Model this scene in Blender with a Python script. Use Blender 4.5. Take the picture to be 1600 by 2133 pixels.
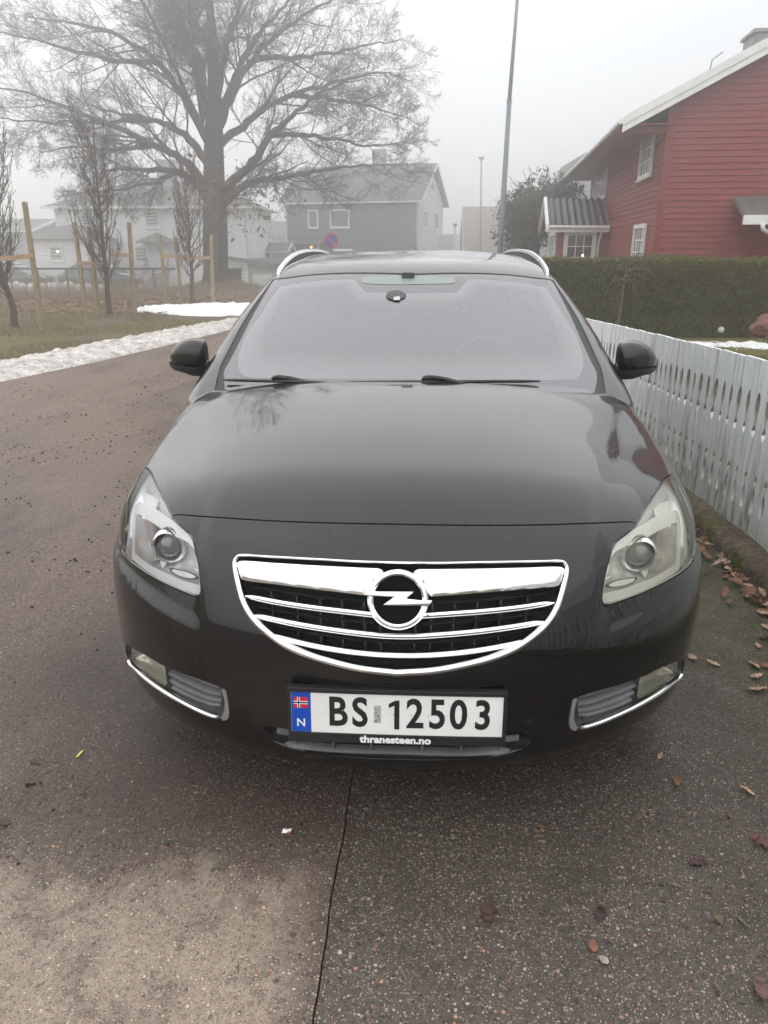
import bpy, bmesh, math, random
import numpy as np
from mathutils import Vector, Matrix
from mathutils.geometry import delaunay_2d_cdt
for o in list(bpy.data.objects): bpy.data.objects.remove(o)
SC=bpy.context.scene; COL=SC.collection
R=math.radians
# ------------------------------------------------------------------ camera
CAM=np.array([0.043,-1.553,1.488]); TH=R(19.4); PS=R(2.7)
cd=bpy.data.cameras.new('camera'); cam=bpy.data.objects.new('camera',cd); COL.objects.link(cam)
cam.location=CAM; cam.rotation_euler=(R(90)-TH,0,PS)
cd.sensor_fit='VERTICAL'; cd.sensor_height=24.0; cd.lens=24.0*1550/2133; cd.clip_start=.05; cd.clip_end=2000
SC.camera=cam
# ------------------------------------------------------------------ sky, sun, exposure
wd=bpy.data.worlds.new('World'); SC.world=wd; wd.use_nodes=True
nt=wd.node_tree; nt.nodes.clear()
sky=nt.nodes.new('ShaderNodeTexSky'); sky.sky_type='NISHITA'; sky.sun_disc=False
SUN_EL,SUN_ROT=R(60),R(250)
sky.sun_elevation=SUN_EL; sky.sun_rotation=SUN_ROT; sky.dust_density=4; sky.air_density=1.2
sc_=nt.nodes.new('ShaderNodeVectorMath'); sc_.operation='SCALE'; sc_.inputs['Scale'].default_value=.10
mx=nt.nodes.new('ShaderNodeMix'); mx.data_type='RGBA'; mx.inputs['Factor'].default_value=.90
nt.links.new(sky.outputs['Color'],sc_.inputs[0]); nt.links.new(sc_.outputs[0],mx.inputs['A'])
mx.inputs['B'].default_value=(.92,.955,1.0,1)          # even overcast cloud
bg=nt.nodes.new('ShaderNodeBackground'); bg.inputs['Strength'].default_value=.54
out=nt.nodes.new('ShaderNodeOutputWorld')
nt.links.new(mx.outputs['Result'],bg.inputs['Color']); nt.links.new(bg.outputs[0],out.inputs[0])
sd=bpy.data.lights.new('sun','SUN'); sd.energy=1.5; sd.angle=R(178); sd.color=(1,.96,.9)
sun=bpy.data.objects.new('sun',sd); COL.objects.link(sun); sun.rotation_euler=(R(90)-SUN_EL,0,R(180)-SUN_ROT)
SC.view_settings.view_transform='Standard'; SC.view_settings.look='None'; SC.view_settings.exposure=1.0; SC.view_settings.gamma=1
cy=SC.cycles
cy.use_denoising=True; cy.use_adaptive_sampling=True; cy.adaptive_threshold=.009
cy.max_bounces=8; cy.diffuse_bounces=3; cy.glossy_bounces=5; cy.transmission_bounces=6; cy.transparent_max_bounces=12; cy.volume_bounces=3; cy.use_light_tree=False
cy.caustics_reflective=False; cy.caustics_refractive=False
try: cy.denoiser='OPENIMAGEDENOISE'; cy.denoising_input_passes='RGB_ALBEDO_NORMAL'
except Exception: pass
# ------------------------------------------------------------------ helpers: objects
RNG=random.Random(7); NP=np.random.default_rng(7)
def tag(o,label=None,cat=None,group=None,kind=None):
    if label: o['label']=label
    if cat: o['category']=cat
    if group: o['group']=group
    if kind: o['kind']=kind
    return o
def empty(name,loc,label,cat,group=None):
    o=bpy.data.objects.new(name,None); COL.objects.link(o); o.location=loc; o.empty_display_size=.2
    return tag(o,label,cat,group)
def link(name,me,parent=None,mat=None):
    o=bpy.data.objects.new(name,me); COL.objects.link(o)
    if mat is not None and not me.materials: me.materials.append(mat)
    if parent is not None: put(o,parent)
    return o
def wmat(o):
    m=o.matrix_basis.copy()
    return (wmat(o.parent)@o.matrix_parent_inverse@m) if o.parent else m
def put(o,parent):
    """parent keeping world coordinates"""
    o.parent=parent; o.matrix_parent_inverse=wmat(parent).inverted()
def mesh(name,V,F,mat,parent=None,smooth=False,normals=None):
    me=bpy.data.meshes.new(name)
    V=np.asarray(V,float)
    me.from_pydata([tuple(v) for v in V],[],[tuple(f) for f in F]); me.update()
    if smooth or normals is not None: me.shade_smooth()
    if normals is not None: me.normals_split_custom_set_from_vertices([tuple(n) for n in normals])
    return link(name,me,parent,mat)
class MB:
    """collects shapes into ONE mesh object"""
    def __init__(s): s.V=[]; s.F=[]
    def add(s,V,F):
        b=len(s.V); s.V+= [tuple(v) for v in V]; s.F+=[tuple(i+b for i in f) for f in F]; return s
    def box(s,lo,hi):
        x0,y0,z0=lo; x1,y1,z1=hi
        return s.add([(x0,y0,z0),(x1,y0,z0),(x1,y1,z0),(x0,y1,z0),(x0,y0,z1),(x1,y0,z1),(x1,y1,z1),(x0,y1,z1)],
                     [(0,3,2,1),(4,5,6,7),(0,1,5,4),(1,2,6,5),(2,3,7,6),(3,0,4,7)])
    def obox(s,o,u,v,w):
        """box from corner o with edge vectors u,v,w"""
        o,u,v,w=map(np.array,(o,u,v,w)); c=[o,o+u,o+u+v,o+v]; c=c+[p+w for p in c]
        F=[(0,3,2,1),(4,5,6,7),(0,1,5,4),(1,2,6,5),(2,3,7,6),(3,0,4,7)]
        if np.dot(np.cross(u,v),w)<0: F=[f[::-1] for f in F]
        return s.add(c,F)
    def tube(s,pts,rad,n=8,cap=True):
        pts=np.asarray(pts,float); m=len(pts); rad=np.broadcast_to(np.asarray(rad,float),(m,))
        T=np.gradient(pts,axis=0); T/=np.maximum(np.linalg.norm(T,axis=1,keepdims=True),1e-9)
        ref=np.array([0,0,1.]) if abs(T[0][2])<.9 else np.array([1.,0,0])
        a=np.cross(T[0],ref); a/=np.linalg.norm(a); V=[]
        for i in range(m):
            a=a-T[i]*np.dot(a,T[i]); a/=max(np.linalg.norm(a),1e-9); b=np.cross(T[i],a)
            for k in range(n):
                t=2*math.pi*k/n; V.append(pts[i]+rad[i]*(math.cos(t)*a+math.sin(t)*b))
        F=[]
        for i in range(m-1):
            for k in range(n):
                k2=(k+1)%n; F.append((i*n+k,i*n+k2,(i+1)*n+k2,(i+1)*n+k))
        if cap: F.append(tuple(range(n))[::-1]); F.append(tuple((m-1)*n+k for k in range(n)))
        return s.add(V,F)
    def prism(s,poly,o,u,v,w):
        """2D polygon (a,b)->o+a*u+b*v extruded by w"""
        o,u,v,w=map(lambda q:np.array(q,float),(o,u,v,w)); n=len(poly)
        A=[o+a*u+b*v for a,b in poly]; V=A+[p+w for p in A]
        ar=sum(poly[i][0]*poly[(i+1)%n][1]-poly[(i+1)%n][0]*poly[i][1] for i in range(n))
        fl=(ar*np.dot(np.cross(u,v),w))<0
        F=[tuple(range(n))[::-1],tuple(range(n,2*n))]+[(i,(i+1)%n,n+(i+1)%n,n+i) for i in range(n)]
        if fl: F=[f[::-1] for f in F]
        return s.add(V,F)
    def build(s,name,mat,parent=None,smooth=False):
        return mesh(name,s.V,s.F,mat,parent,smooth)
def bevel(o,w=.01,seg=2,smooth=True):
    bm=bmesh.new(); bm.from_mesh(o.data); bmesh.ops.remove_doubles(bm,verts=bm.verts,dist=1e-5)
    bmesh.ops.bevel(bm,geom=[e for e in bm.edges if e.is_manifold and e.calc_face_angle(0)>R(30)],offset=w,segments=seg,affect='EDGES',profile=.5,clamp_overlap=True)
    bm.to_mesh(o.data); bm.free()
    if smooth:
        o.data.shade_smooth(); o.data.set_sharp_from_angle(angle=R(40))
    return o
def lathe(name,prof,c,axis,mat,parent,n=40,up=(0,0,1)):
    """profile [(radius, height along axis)]"""
    ax=np.array(axis,float); ax/=np.linalg.norm(ax); a=np.cross(ax,up); a/=np.linalg.norm(a); b=np.cross(ax,a)
    V=[];F=[]
    for r,h in prof:
        for k in range(n):
            t=2*math.pi*k/n; V.append(np.array(c)+ax*h+r*(math.cos(t)*a+math.sin(t)*b))
    m=len(prof)
    for i in range(m-1):
        for k in range(n): F.append((i*n+k,(i+1)*n+k,(i+1)*n+(k+1)%n,i*n+(k+1)%n))
    o=mesh(name,V,F,mat,parent,True); o.data.set_sharp_from_angle(angle=R(35))
    return o
def copy_tree(o,parent=None,M=None):
    c=o.copy(); COL.objects.link(c); c.parent=parent
    if M is not None: c.matrix_basis=M@o.matrix_basis
    for ch in o.children: copy_tree(ch,c)
    return c
_txt={}
def text_mesh(body,size,extrude=.0004,offset=0.0,xs=1.0):
    cu=bpy.data.curves.new('lettering','FONT'); cu.body=body; cu.size=size; cu.extrude=extrude; cu.offset=offset; cu.align_x='CENTER'; cu.align_y='CENTER'; cu.resolution_u=4
    ob=bpy.data.objects.new('lettering',cu); COL.objects.link(ob)
    dg=bpy.context.evaluated_depsgraph_get(); dg.update()
    me=bpy.data.meshes.new_from_object(ob.evaluated_get(dg)); bpy.data.objects.remove(ob)
    for v in me.vertices: v.co.x*=xs
    me.name='lettering'
    return me
# ------------------------------------------------------------------ helpers: materials
MATS={}
def nodes(name):
    m=bpy.data.materials.new(name); m.use_nodes=True; t=m.node_tree
    return m,t,t.nodes['Principled BSDF'],t.nodes['Material Output']
def setp(b,**k):
    nm=dict(base='Base Color',rough='Roughness',metal='Metallic',spec='Specular IOR Level',coat='Coat Weight',coatr='Coat Roughness',coati='Coat IOR',trans='Transmission Weight',ior='IOR',alpha='Alpha',em='Emission Color',ems='Emission Strength',sss='Subsurface Weight',sheen='Sheen Weight')
    for a,v in k.items():
        if a in('base','em') and len(v)==3: v=(*v,1)
        b.inputs[nm[a]].default_value=v
def M(name,base,rough=.5,**k):
    if name in MATS: return MATS[name]
    m,t,b,o=nodes(name); setp(b,base=base,rough=rough,**k); MATS[name]=m; return m
class NT:
    """small node-graph helper"""
    def __init__(s,t): s.t=t; s.l=t.links
    def n(s,typ,**k):
        nd=s.t.nodes.new('ShaderNode'+typ)
        for a,v in k.items():
            if a.startswith('i_'):
                key=a[2:]; key=int(key) if key.isdigit() else key.replace('_',' ')
                if isinstance(v,bpy.types.NodeSocket): s.l.new(v,nd.inputs[key])
                else: nd.inputs[key].default_value=v
            else: setattr(nd,a,v)
        return nd
    def pos(s): return s.n('NewGeometry').outputs['Position']
    def obj(s): return s.n('TexCoord').outputs['Object']
    def noise(s,vec,scale,detail=4,rough=.55,dist=0):
        return s.n('TexNoise',i_Vector=vec,i_Scale=scale,i_Detail=detail,i_Roughness=rough,i_Distortion=dist).outputs['Fac']
    def vor(s,vec,scale,feature='F1',out='Distance',rnd=1.0):
        nd=s.n('TexVoronoi',feature=feature,i_Vector=vec,i_Scale=scale)
        nd.inputs['Randomness'].default_value=rnd
        return nd.outputs[out]
    def ramp(s,fac,stops,interp='LINEAR'):
        nd=s.n('ValToRGB',i_Fac=fac); cr=nd.color_ramp; cr.interpolation=interp
        while len(cr.elements)<len(stops): cr.elements.new(.5)
        for e,(p,c) in zip(cr.elements,stops):
            e.position=p; e.color=(*c,1) if len(c)==3 else c
        return nd.outputs['Color']
    def rf(s,fac,lo,hi,a=0.,b=1.):
        return s.n('MapRange',i_Value=fac,i_1=lo,i_2=hi,i_3=a,i_4=b).outputs[0]
    def math(s,op,a,b=0.):
        nd=s.n('Math',operation=op)
        for i,v in enumerate((a,b)):
            if isinstance(v,bpy.types.NodeSocket): s.l.new(v,nd.inputs[i])
            else: nd.inputs[i].default_value=v
        return nd.outputs[0]
    def mix(s,fac,a,b,blend='MIX'):
        nd=s.n('Mix',data_type='RGBA',blend_type=blend)
        for k,v in (('Factor',fac),('A',a),('B',b)):
            if isinstance(v,bpy.types.NodeSocket): s.l.new(v,nd.inputs[k])
            else: nd.inputs[k].default_value=v if not isinstance(v,tuple) else ((*v,1) if len(v)==3 else v)
        return nd.outputs['Result']
    def bump(s,h,strength=.5,dist=.01):
        return s.n('Bump',i_Height=h,i_Strength=strength,i_Distance=dist).outputs[0]
    def sep(s,vec):
        return s.n('SeparateXYZ',i_Vector=vec).outputs
    def map(s,vec,scale=(1,1,1),loc=(0,0,0),rot=(0,0,0)):
        return s.n('Mapping',i_Vector=vec,i_Scale=scale,i_Location=loc,i_Rotation=rot).outputs[0]
def MN(name,fn):
    if name in MATS: return MATS[name]
    m,t,b,o=nodes(name); fn(NT(t),b,o); MATS[name]=m; return m
def varied(name,base,rough=.6,scale=3,amt=.25,bump=0,bscale=40,bdist=.004,stretch=(1,1,1),coord='obj',**k):
    """one colour with cloudy variation"""
    def fn(g,b,o):
        v=g.obj() if coord=='obj' else g.pos()
        v=g.map(v,stretch); f=g.noise(v,scale,5,.6)
        lo=tuple(c*(1-amt) for c in base); hi=tuple(min(1,c*(1+amt)) for c in base)
        g.l.new(g.ramp(f,[(.3,lo),(.7,hi)]),b.inputs['Base Color']); setp(b,rough=rough,**k)
        if bump: g.l.new(g.bump(g.noise(v,bscale,4,.6),bump,bdist),b.inputs['Normal'])
    return MN(name,fn)
def ss(t): t=np.clip(t,0,1); return t*t*(3-2*t)
def smax(a,b,k):
    h=np.maximum(k-np.abs(a-b),0)/k; return np.maximum(a,b)+h*h*k*.25
def pchip(xs,ys):
    xs=np.array(xs,float); ys=np.array(ys,float); h=np.diff(xs); d=np.diff(ys)/h
    m=np.zeros_like(ys)
    for i in range(1,len(xs)-1):
        if d[i-1]*d[i]>0:
            w1=2*h[i]+h[i-1]; w2=h[i]+2*h[i-1]; m[i]=(w1+w2)/(w1/d[i-1]+w2/d[i])
    m[0]=d[0]; m[-1]=d[-1]
    def f(x):
        x=np.asarray(x,float); xc=np.clip(x,xs[0],xs[-1]); i=np.clip(np.searchsorted(xs,xc,side='right')-1,0,len(xs)-2)
        t=(xc-xs[i])/h[i]; 
        return ys[i]*(1+2*t)*(1-t)**2+m[i]*h[i]*t*(1-t)**2+ys[i+1]*t*t*(3-2*t)+m[i+1]*h[i]*t*t*(t-1)
    return f
Bz=pchip([.10,.19,.25,.32,.42,.50,.56,.65,.74,.80,.86,.95,1.1],[.16,.07,.042,.030,.024,.020,.026,.055,.098,.135,.19,.30,.55])
Wz=pchip([.1,.19,.28,.40,.52,.65,.75,.85,.95,1.05,1.2],[.87,.912,.930,.936,.936,.930,.920,.897,.872,.84,.78])
Hc=pchip([-.3,0,.2,.5,.8,1.17,1.5,2.5,4.0,5.2],[.70,.80,.868,.935,.985,1.030,1.05,1.06,1.06,1.04])
def f_body(P):
    x=np.abs(P[...,0]); y=P[...,1]; z=P[...,2]
    B=Bz(z); W=Wz(z); Ly=.72
    yy=np.clip((Ly-(y-B))/Ly,0,None)
    rear=np.clip((y-4.30)/.60,0,None)
    n=2.1
    s=((x/W)**n+yy**n+rear**3.0)**(1/n)
    rec=.013*ss((x-.485)/.055)*ss((z-(.545+.16*(x-.5)))/.05)*ss((1.0-y)/.5)
    fs=(s-1)*W+rec
    xc=.50+.27*(y-.2)
    H=Hc(y)-(.15-.045*ss((y-.7)/.7))*x**2-(.085-.05*ss((y-.7)/.7))*x**4+.0095*(1-np.tanh((x-xc)/.028))*.5*ss((1.5-y)/.4)
    ft=z-H
    k=.09+.09*ss((.7-x)/.5)
    f=smax(fs,ft,k)
    return smax(f,.17-z,.05)
def grad(f,P,e=1e-3):
    g=np.zeros_like(P)
    for i in range(3):
        d=np.zeros(3); d[i]=e
        g[...,i]=f(P+d)-f(P-d)
    return g/np.maximum(np.linalg.norm(g,axis=-1,keepdims=True),1e-12)
def cast(f,O,D,t0,t1,n=140):
    """first outside->inside crossing along rays O+tD"""
    O=np.broadcast_to(O,D.shape); ts=np.linspace(t0,t1,n); res=np.full(len(D),np.nan)
    vals=np.stack([f(O+D*t) for t in ts],1)
    neg=vals<0; hit=neg.any(1); i=np.argmax(neg,1)
    lo=ts[np.maximum(i-1,0)].copy(); hi=ts[i].copy()
    for _ in range(30):
        m=(lo+hi)/2; v=f(O+D*m[:,None])<0
        hi=np.where(v,m,hi); lo=np.where(v,lo,m)
    res[hit]=hi[hit]; return O+D*res[:,None]
def RAY(px):
    px=np.atleast_2d(np.asarray(px,float))
    rt=np.array([math.cos(PS),math.sin(PS),0]); fw=np.array([-math.sin(PS)*math.cos(TH),math.cos(PS)*math.cos(TH),-math.sin(TH)]); up=np.cross(rt,fw)
    d=fw+((px[:,0:1]-800)/1550)*rt-((px[:,1:2]-1066.5)/1550)*up
    return d/np.linalg.norm(d,axis=1,keepdims=True)
# greenhouse: windscreen, side glass, roof, tail as one smooth solid
Wg=pchip([.80,.95,1.05,1.2,1.32,1.40,1.5],[.895,.878,.845,.788,.718,.662,.58])
Zr=pchip([1.5,1.95,2.15,2.5,2.9,3.4,4.0,4.9],[1.345,1.405,1.437,1.472,1.490,1.490,1.468,1.40])
def f_cab(P):
    x=np.abs(P[...,0]); y=P[...,1]; z=P[...,2]
    t=z-1.02
    yw=1.165+t*2.13+.25*t*t+(.43+.30*t)*x*x
    fw=(yw-y)*.42
    fs=(x-Wg(z)+.05*ss((y-3)/2))*.9
    fr=z-(Zr(y)-.06*x**2-.11*x**4)
    fb=(y-(4.80-.75*np.clip(z-.95,0,1)-.15*x*x))*.8
    f=smax(fs,fw,.05); f=smax(f,fr,.045); return smax(f,fb,.08)
class Surf:
    def __init__(s,f,C,axis,tmax=2.6):
        s.f=f; s.C=np.array(C,float); d=np.array(axis,float); s.d0=d/np.linalg.norm(d); s.tmax=tmax
        a=np.cross(s.d0,(0,0,1.) if abs(s.d0[2])<.9 else (0,1.,0)); s.e1=a/np.linalg.norm(a); s.e2=np.cross(s.e1,s.d0)
    def pq(s,P):
        d=np.asarray(P)-s.C; d=d/np.linalg.norm(d,axis=1,keepdims=True); g=np.arccos(np.clip(d@s.d0,-1,1)); q=g/np.maximum(np.sin(g),1e-9)
        return np.stack([q*(d@s.e1),q*(d@s.e2)],1)
    def pts(s,pq):
        g=np.linalg.norm(pq,axis=1); k=np.sinc(g/np.pi)
        d=np.cos(g)[:,None]*s.d0+k[:,None]*(pq[:,0:1]*s.e1+pq[:,1:2]*s.e2)
        lo=np.full(len(d),.02); hi=np.full(len(d),s.tmax)
        for _ in range(34):
            m=(lo+hi)/2; v=s.f(s.C+d*m[:,None])<0; lo=np.where(v,m,lo); hi=np.where(v,hi,m)
        return s.C+d*lo[:,None]
    def nrm(s,P): return grad(s.f,P)
S1=Surf(f_body,(0,1.25,.42),(0,-1,.75))
SL=Surf(f_body,(0,3.0,.55),(-1,0,.05)); SB=Surf(f_body,(0,3.6,.6),(0,1,.1))
S2=Surf(f_cab,(0,2.7,.93),(0,-.25,1),3.0)
def pix(l,f=f_body):
    P=cast(f,CAM,RAY(l),1.2,4.6,150); return P
def topv(l,f=f_body): return cast(f,np.array([[a,b,2.2] for a,b in l]),np.tile([0,0,-1.],(len(l),1)),0,1.6,80)
def frontv(l,f=f_body): return cast(f,np.array([[a,-.6,b] for a,b in l]),np.tile([0,1.,0],(len(l),1)),0,3.,120)
def sidev(l,f=f_body): return cast(f,np.array([[-1.6,a,b] for a,b in l]),np.tile([1.,0,0],(len(l),1)),0,1.6,100)
def spline(P,step=.012,closed=False,corners=()):
    """Catmull-Rom through P (corner indices stay sharp), resampled"""
    P=np.asarray(P,float); n=len(P); out=[]
    bad=np.isnan(P).any(1)
    if bad.any():
        import traceback; print('NAN in outline',np.where(bad)[0],traceback.extract_stack()[-2].lineno); P=P[~bad]; n=len(P)
    cs=set(corners)
    if not closed: cs|={0,n-1}
    rng=range(n if closed else n-1)
    for i in rng:
        a=P[i]; b=P[(i+1)%n]
        p0=P[(i-1)%n] if i not in cs else 2*a-b
        p3=P[(i+2)%n] if ((i+1)%n) not in cs else 2*b-a
        m=max(1,int(np.ceil(np.linalg.norm(b-a)/step)))
        for k in range(m):
            t=k/m; out.append(.5*((2*a)+(b-p0)*t+(2*p0-5*a+4*b-p3)*t*t+(3*a-p0-3*b+p3)*t**3))
    if not closed: out.append(P[-1])
    return np.array(out)
def mir(P): return np.asarray(P)*np.array([-1,1,1])
def inpoly(p,poly):
    x,y=p[:,0:1],p[:,1:2]; a=poly; b=np.roll(poly,-1,0)
    c=((a[:,1]>y)!=(b[:,1]>y))&(x<(b[:,0]-a[:,0])*(y-a[:,1])/np.where(b[:,1]==a[:,1],1e-12,b[:,1]-a[:,1])+a[:,0])
    return c.sum(1)%2==1
def dpoly(p,poly):
    a=poly; b=np.roll(poly,-1,0); out=np.full(len(p),1e9)
    for s in range(0,len(p),4000):
        q=p[s:s+4000,None,:]; ab=b-a; t=np.clip(((q-a)*ab).sum(2)/np.maximum((ab*ab).sum(1),1e-15),0,1)
        out[s:s+4000]=np.linalg.norm(q-(a+t[...,None]*ab),axis=2).min(1)
    return out
def inset_poly(q,d):
    ar=(q[:,0]*np.roll(q[:,1],-1)-np.roll(q[:,0],-1)*q[:,1]).sum()
    if ar<0: q=q[::-1]
    t=np.roll(q,-1,0)-np.roll(q,1,0); t/=np.maximum(np.linalg.norm(t,axis=1,keepdims=True),1e-12)
    return q+d*np.stack([-t[:,1],t[:,0]],1)
def panel(S,name,outline,mat,parent,holes=(),h=.02,gap=.0016,lip=.014,depth=None,out=0.,mirror=False,also=False,attr=None):
    q=inset_poly(S.pq(outline),gap); hs=[inset_poly(S.pq(o),-gap)[::-1] for o in holes]
    lo=q.min(0); hi=q.max(0)
    gx,gy=np.meshgrid(np.arange(lo[0],hi[0],h),np.arange(lo[1],hi[1],h*.87)); gx[1::2]+=h/2
    g=np.stack([gx.ravel(),gy.ravel()],1); g=g[inpoly(g,q)]; g=g[dpoly(g,q)>h*.45] if len(g) else g
    for w in hs: 
        if len(g): g=g[~inpoly(g,w)]
        if len(g): g=g[dpoly(g,w)>h*.45]
    loops=[q]+hs; vs=np.concatenate(loops+[g]); es=[]; b=0
    for w in loops: n=len(w); es+=[(b+i,b+(i+1)%n) for i in range(n)]; b+=n
    r=delaunay_2d_cdt([Vector(v) for v in vs],es,[],0,1e-7)
    vq=np.array([tuple(v) for v in r[0]]); F=np.array([f for f in r[2] if len(f)==3])
    c=vq[F].mean(1); ok=inpoly(c,q)
    for w in hs: ok&=~inpoly(c,w)
    F=F[ok]; P=S.pts(vq); N=S.nrm(P)
    e=np.cross(P[F[:,1]]-P[F[:,0]],P[F[:,2]]-P[F[:,0]])
    if (e*N[F[:,0]]).sum()<0: F=F[:,::-1]
    if depth is not None:
        d=np.minimum.reduce([dpoly(vq,w) for w in loops])
        P=P-N*depth(vq,d,P)[:,None]
    P=P+N*out
    # map loops onto cdt output (orig indices)
    om=[None]*len(vs)
    for i,l in enumerate(r[3]):
        for k in l: om[k]=i
    V=list(P); NN=list(N); FF=[tuple(f) for f in F]
    if lip:
        b=0
        for w in loops:
            n=len(w); idx=[om[b+i] for i in range(n)]; b+=n
            if any(i is None for i in idx): continue
            lp=P[idx]; ln=N[idx]; t=np.roll(lp,-1,0)-np.roll(lp,1,0); t/=np.maximum(np.linalg.norm(t,axis=1,keepdims=True),1e-9)
            s_=np.cross(t,ln)            # outward for a CCW loop seen from outside
            if not hasattr(panel,'_'): pass
            base=len(V)
            cen=P.mean(0)
            # decide outward by param orientation: q is CCW in (e1,e2); determine handedness with N
            hd=np.sign(np.dot(np.cross(S.e1,S.e2),S.d0)); s_=s_*hd
            V+=list(lp); NN+=list(ln*.5+s_*.87); V+=list(lp-ln*lip-s_*lip*.15); NN+=list(s_)
            for i in range(n):
                j=(i+1)%n; f=(base+i,base+n+i,base+n+j,base+j)
                FF.append(f if hd>0 else f[::-1])
    V=np.array(V); NN=np.array(NN)
    if attr: dd_=np.minimum.reduce([dpoly(vq,w) for w in loops]); dd_=np.concatenate([dd_,np.zeros(len(V)-len(dd_))])
    objs=[]
    nn=NN if depth is None else None
    if not mirror or also:
        objs.append(mesh(name,V,FF,mat,parent,True,nn))
    if mirror or also:
        m2=nn*np.array([-1,1,1]) if nn is not None else None
        objs.append(mesh(name,mir(V),[f[::-1] for f in FF],mat,parent,True,m2))
    if attr:
        for ob_ in objs: ob_.data.attributes.new(attr,'FLOAT','POINT').data.foreach_set('value',dd_.astype(np.float32))
    return objs[0] if len(objs)==1 else objs
def band(name,C,N,w,prof,mat,parent,closed=False,also=False,cap=True):
    """sweep a cross-section (a across -1..1, h up) along curve C lying on a surface with normals N"""
    C=np.asarray(C); n=len(C); w=np.broadcast_to(np.asarray(w,float),(n,))
    T=(np.roll(C,-1,0)-np.roll(C,1,0)) if closed else np.gradient(C,axis=0)
    T/=np.maximum(np.linalg.norm(T,axis=1,keepdims=True),1e-9); A=np.cross(N,T); A/=np.maximum(np.linalg.norm(A,axis=1,keepdims=True),1e-9)
    m=len(prof); V=[]; F=[]
    for i in range(n):
        for a,hh in prof: V.append(C[i]+A[i]*a*w[i]/2+N[i]*hh)
    for i in range(n if closed else n-1):
        j=(i+1)%n
        for k in range(m-1): F.append((i*m+k,j*m+k,j*m+k+1,i*m+k+1))
    if not closed and cap: F.append(tuple(range(m))); F.append(tuple((n-1)*m+k for k in range(m))[::-1])
    V=np.array(V); e=np.cross(V[F[m//2][1]]-V[F[m//2][0]],V[F[m//2][3]]-V[F[m//2][0]])
    if np.dot(e,N[0])<0: F=[f[::-1] for f in F]
    def mk(V,F):
        o=mesh(name,V,F,mat,parent,True); o.data.set_sharp_from_angle(angle=R(50)); return o
    o=mk(V,F)
    return [o,mk(mir(V),[f[::-1] for f in F])] if also else o
ROUND=[(-1,-.006),(-1,.002),(-.85,.005),(-.5,.0075),(0,.0085),(.5,.0075),(.85,.005),(1,.002),(1,-.006)]
# ------------------------------------------------------------------ car materials
def _paint(g,b,o):
    v=g.obj(); f=g.noise(v,2.3,5,.6); d=g.noise(v,900,2,.5)
    up=g.rf(g.sep(g.n('NewGeometry').outputs['Normal'])[2],.4,.95,0,1)
    dust=g.math('MULTIPLY',g.rf(f,.35,.75,.25,1.),up)
    g.l.new(g.mix(g.math('MULTIPLY',dust,.05),(.003,.003,.0033),(.16,.15,.14)),b.inputs['Base Color'])
    g.l.new(g.rf(f,.3,.7,.26,.36),b.inputs['Roughness'])
    setp(b,metal=.0,coat=1.0,coati=1.50,spec=.10)
    g.l.new(g.rf(f,.3,.8,.006,.03),b.inputs['Coat Roughness'])
    sp=g.rf(g.vor(g.map(v,(1,1,1)),55,out='Distance'),.03,.06,1,0)   # tiny stone chips
    kk=g.rf(g.noise(v,7,2),.50,.60,0,1); ch=g.math('MULTIPLY',sp,kk); pc=b.inputs['Base Color'].links[0].from_socket; g.l.new(g.mix(g.math('MULTIPLY',ch,.8),pc,(.45,.44,.42)),b.inputs['Base Color'])
MN('car_paint',_paint)
PAINT=MATS['car_paint']
CHROME=M('chrome',(.86,.87,.88),.06,metal=1)
SATIN=M('satin_aluminium',(.80,.81,.82),.22,metal=1)
SILVER=M('lamp_reflector',(.96,.965,.97),.2,metal=.1,spec=.8)
BLACK=M('black_plastic',(.012,.012,.013),.42)
GLOSSB=M('gloss_black',(.006,.006,.007),.08,coat=.5)
RUBBER=M('black_rubber',(.015,.015,.015),.55)
GREYP=varied('grey_plastic',(.15,.155,.165),.45,9,.25,.3,60,.001)
DARKIN=M('dark_cavity',(.004,.004,.004),.8)
def _clear(g,b,o,tint=(1,1,1),haze=.02,hc=(.8,.8,.8),fr=.10):
    tr=g.n('BsdfTransparent'); tr.inputs[0].default_value=(*tint,1)
    gl=g.n('BsdfGlossy'); gl.inputs['Roughness'].default_value=.02
    df=g.n('BsdfDiffuse'); df.inputs[0].default_value=(*hc,1)
    lw=g.n('Fresnel'); lw.inputs['IOR'].default_value=1.5
    v=g.obj(); nz=g.noise(v,14,5,.65)
    m1=g.n('MixShader'); g.l.new(g.rf(nz,.3,.8,haze*.5,haze*1.5),m1.inputs[0]); g.l.new(tr.outputs[0],m1.inputs[1]); g.l.new(df.outputs[0],m1.inputs[2])
    m2=g.n('MixShader'); g.l.new(lw.outputs[0],m2.inputs[0]); g.l.new(m1.outputs[0],m2.inputs[1]); g.l.new(gl.outputs[0],m2.inputs[2])
    g.l.new(m2.outputs[0],o.inputs[0])
LENS=MN('clear_lamp_cover',lambda g,b,o:_clear(g,b,o,haze=.015))
LENSY=MN('yellowed_lamp_cover',lambda g,b,o:_clear(g,b,o,tint=(.97,.96,.89),haze=.11,hc=(.62,.60,.50)))
SIDEGLASS=MN('tinted_side_glass',lambda g,b,o:_clear(g,b,o,tint=(.13,.15,.15),haze=.02))
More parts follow.
